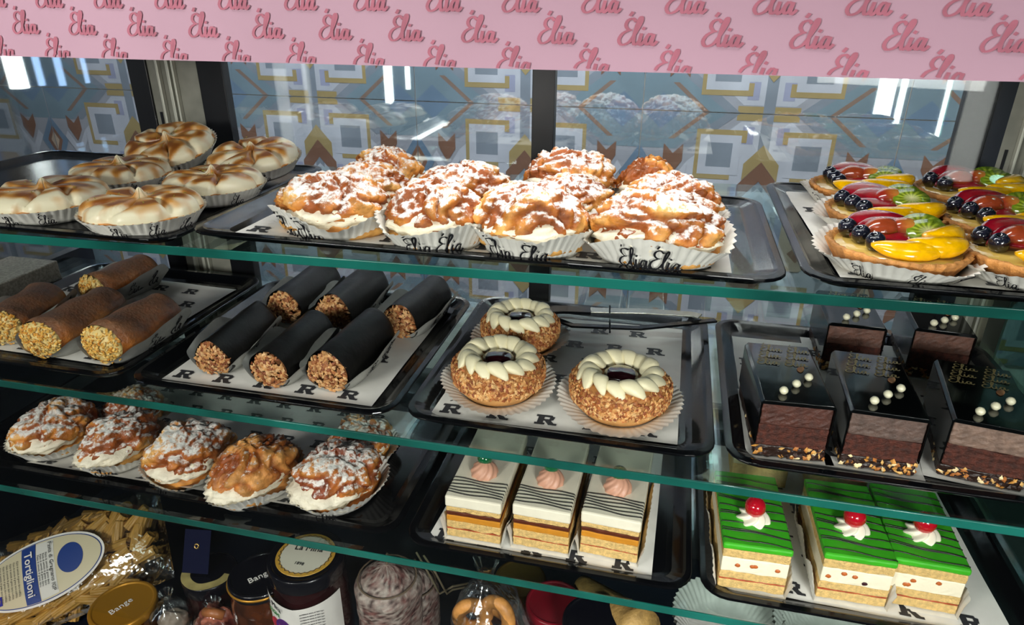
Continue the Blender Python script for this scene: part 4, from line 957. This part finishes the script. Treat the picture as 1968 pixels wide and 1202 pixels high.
# clear bags
def clearbag(lab, px, py, Y, R, h, seed, fill):
    p = onY(px, py, Y); t = thing('clear_bag', lab, 'bag', (p.x, Y, ZF+.001)); H_ = p.z-ZF; rows = []; N = 56
    for i in range(30):
        u = i/29; r = R*((.75+.35*sin(pi*min(1, u*1.25))) if u < .7 else (.95-(u-.7)/.2*.80 if u < .9 else .15+.20*(u-.9)/.1))
        rows.append([((r*(1+.22*noise.noise(Vector((cos(a)*1.6, sin(a)*1.6, u*4+seed)))+.05*sin(9*a)*(u > .5)))*cos(a), (r*(1+.22*noise.noise(Vector((cos(a)*1.6, sin(a)*1.6, u*4+seed+7)))))*sin(a), u*H_) for a in [2*pi*j/N for j in range(N)]])
    MB().grid(rows, True, cap0=True).build('film', M_FILM, t, smooth=True)
    fill(t, H_)
def rings(t, H_):
    bis = mat('ring_biscuit', 'cf8f4a', rough=.5, bump=.3, vary=.3, vscale=60)
    for x, y, z, rx, rz in ((-.016, -.014, H_-.085, .2, .25), (.016, -.016, H_-.080, -.15, -.2), (0, .012, H_-.10, .5, 0), (.0, -.012, H_-.135, .2, .6)):
        o = tube([(.018*cos(2*pi*k/28), 0, .026*sin(2*pi*k/28)) for k in range(28)], .0092, 14, closed=True).build('ring_biscuit', bis, t, smooth=True); o.location = (x, y, z); o.rotation_euler = (rx, 0, rz)
clearbag('knotted clear bag of golden ring biscuits under the white slices tray', 935, 1080, .64, .050, .1, 2, rings)
def nothing(t, H_):
    blob(.022, .018, .02, 3, .2, 2).build('contents', mat('pale_sweet', 'a89a8a', rough=.5), t, smooth=True).location = (0, 0, H_-.06)
clearbag('crumpled clear film bag right of the gold lid jar', 318, 1140, .60, .030, .1, 6, nothing)
def ham(t, H_):
    blob(.030, .020, .034, 5, .25, 2, colf=lambda d, n: mixc(lin('6a2a28'), lin('b8705a'), .5+n*1.2)).build('cured_meat', M_GLOSS, t, smooth=True).location = (0, 0, H_-.045)
    tube([(-.01, -.006, H_-.016), (.004, -.008, H_-.012), (.018, -.004, H_-.018)], .007, 10).build('meat_end', mat('tan_meat', 'a8683c', rough=.4), t, smooth=True)
clearbag('clear bag with reddish cured meat left of the gold ringed jar', 408, 1158, .605, .034, .1, 9, ham)
# tan cone, cord loops, spare cups
p = onY(1120, 1128, .74); q = onY(1235, 1215, .64)
pr = [p.lerp(q, k/12) for k in range(13)]; o = tube(pr, lambda u: .016+.012*u, 20).build('dry_cured_stick', mat('tan_skin', 'b08c50', rough=.6, bump=.6, vary=.3, vscale=50), None, smooth=True); tag(o, 'long tan tapering cured stick slanting under the middle gap of the lowest shelf', 'cured stick')
mb = MB()
for dx, dy in ((0, 0), (14, 6)):
    pts = [onY(800+dx, 1062+dy, .72), onY(822+dx, 1100, .71), onY(838+dx, 1130, .70), onY(845+dx, 1142, .70), onY(870, 1128+dy, .71), onY(900, 1122+dy, .73)]
    tube(pts, .0016, 6, mb)
o = mb.build('twine_loop', mat('pale_twine', '7a7058', rough=.8)); tag(o, 'pale twine loops between salami and biscuit bag', 'twine')
for i, (px, lab) in enumerate(((1400, 'stack of spare pleated paper cups under the lowest shelf, left one'), (1600, 'stack of spare pleated paper cups under the lowest shelf, right one'))):
    pp = onY(px, 1190+i*22, .66); t = thing('paper_cup_stack', lab, 'paper cups', (pp.x, .66, pp.z-.03))
    for q in range(2): o = cup(t, .045, .045, .028, flare=.022, n=50, words=(240, 290), m=M_CUPG, rot=0); o.location.z = .005*q
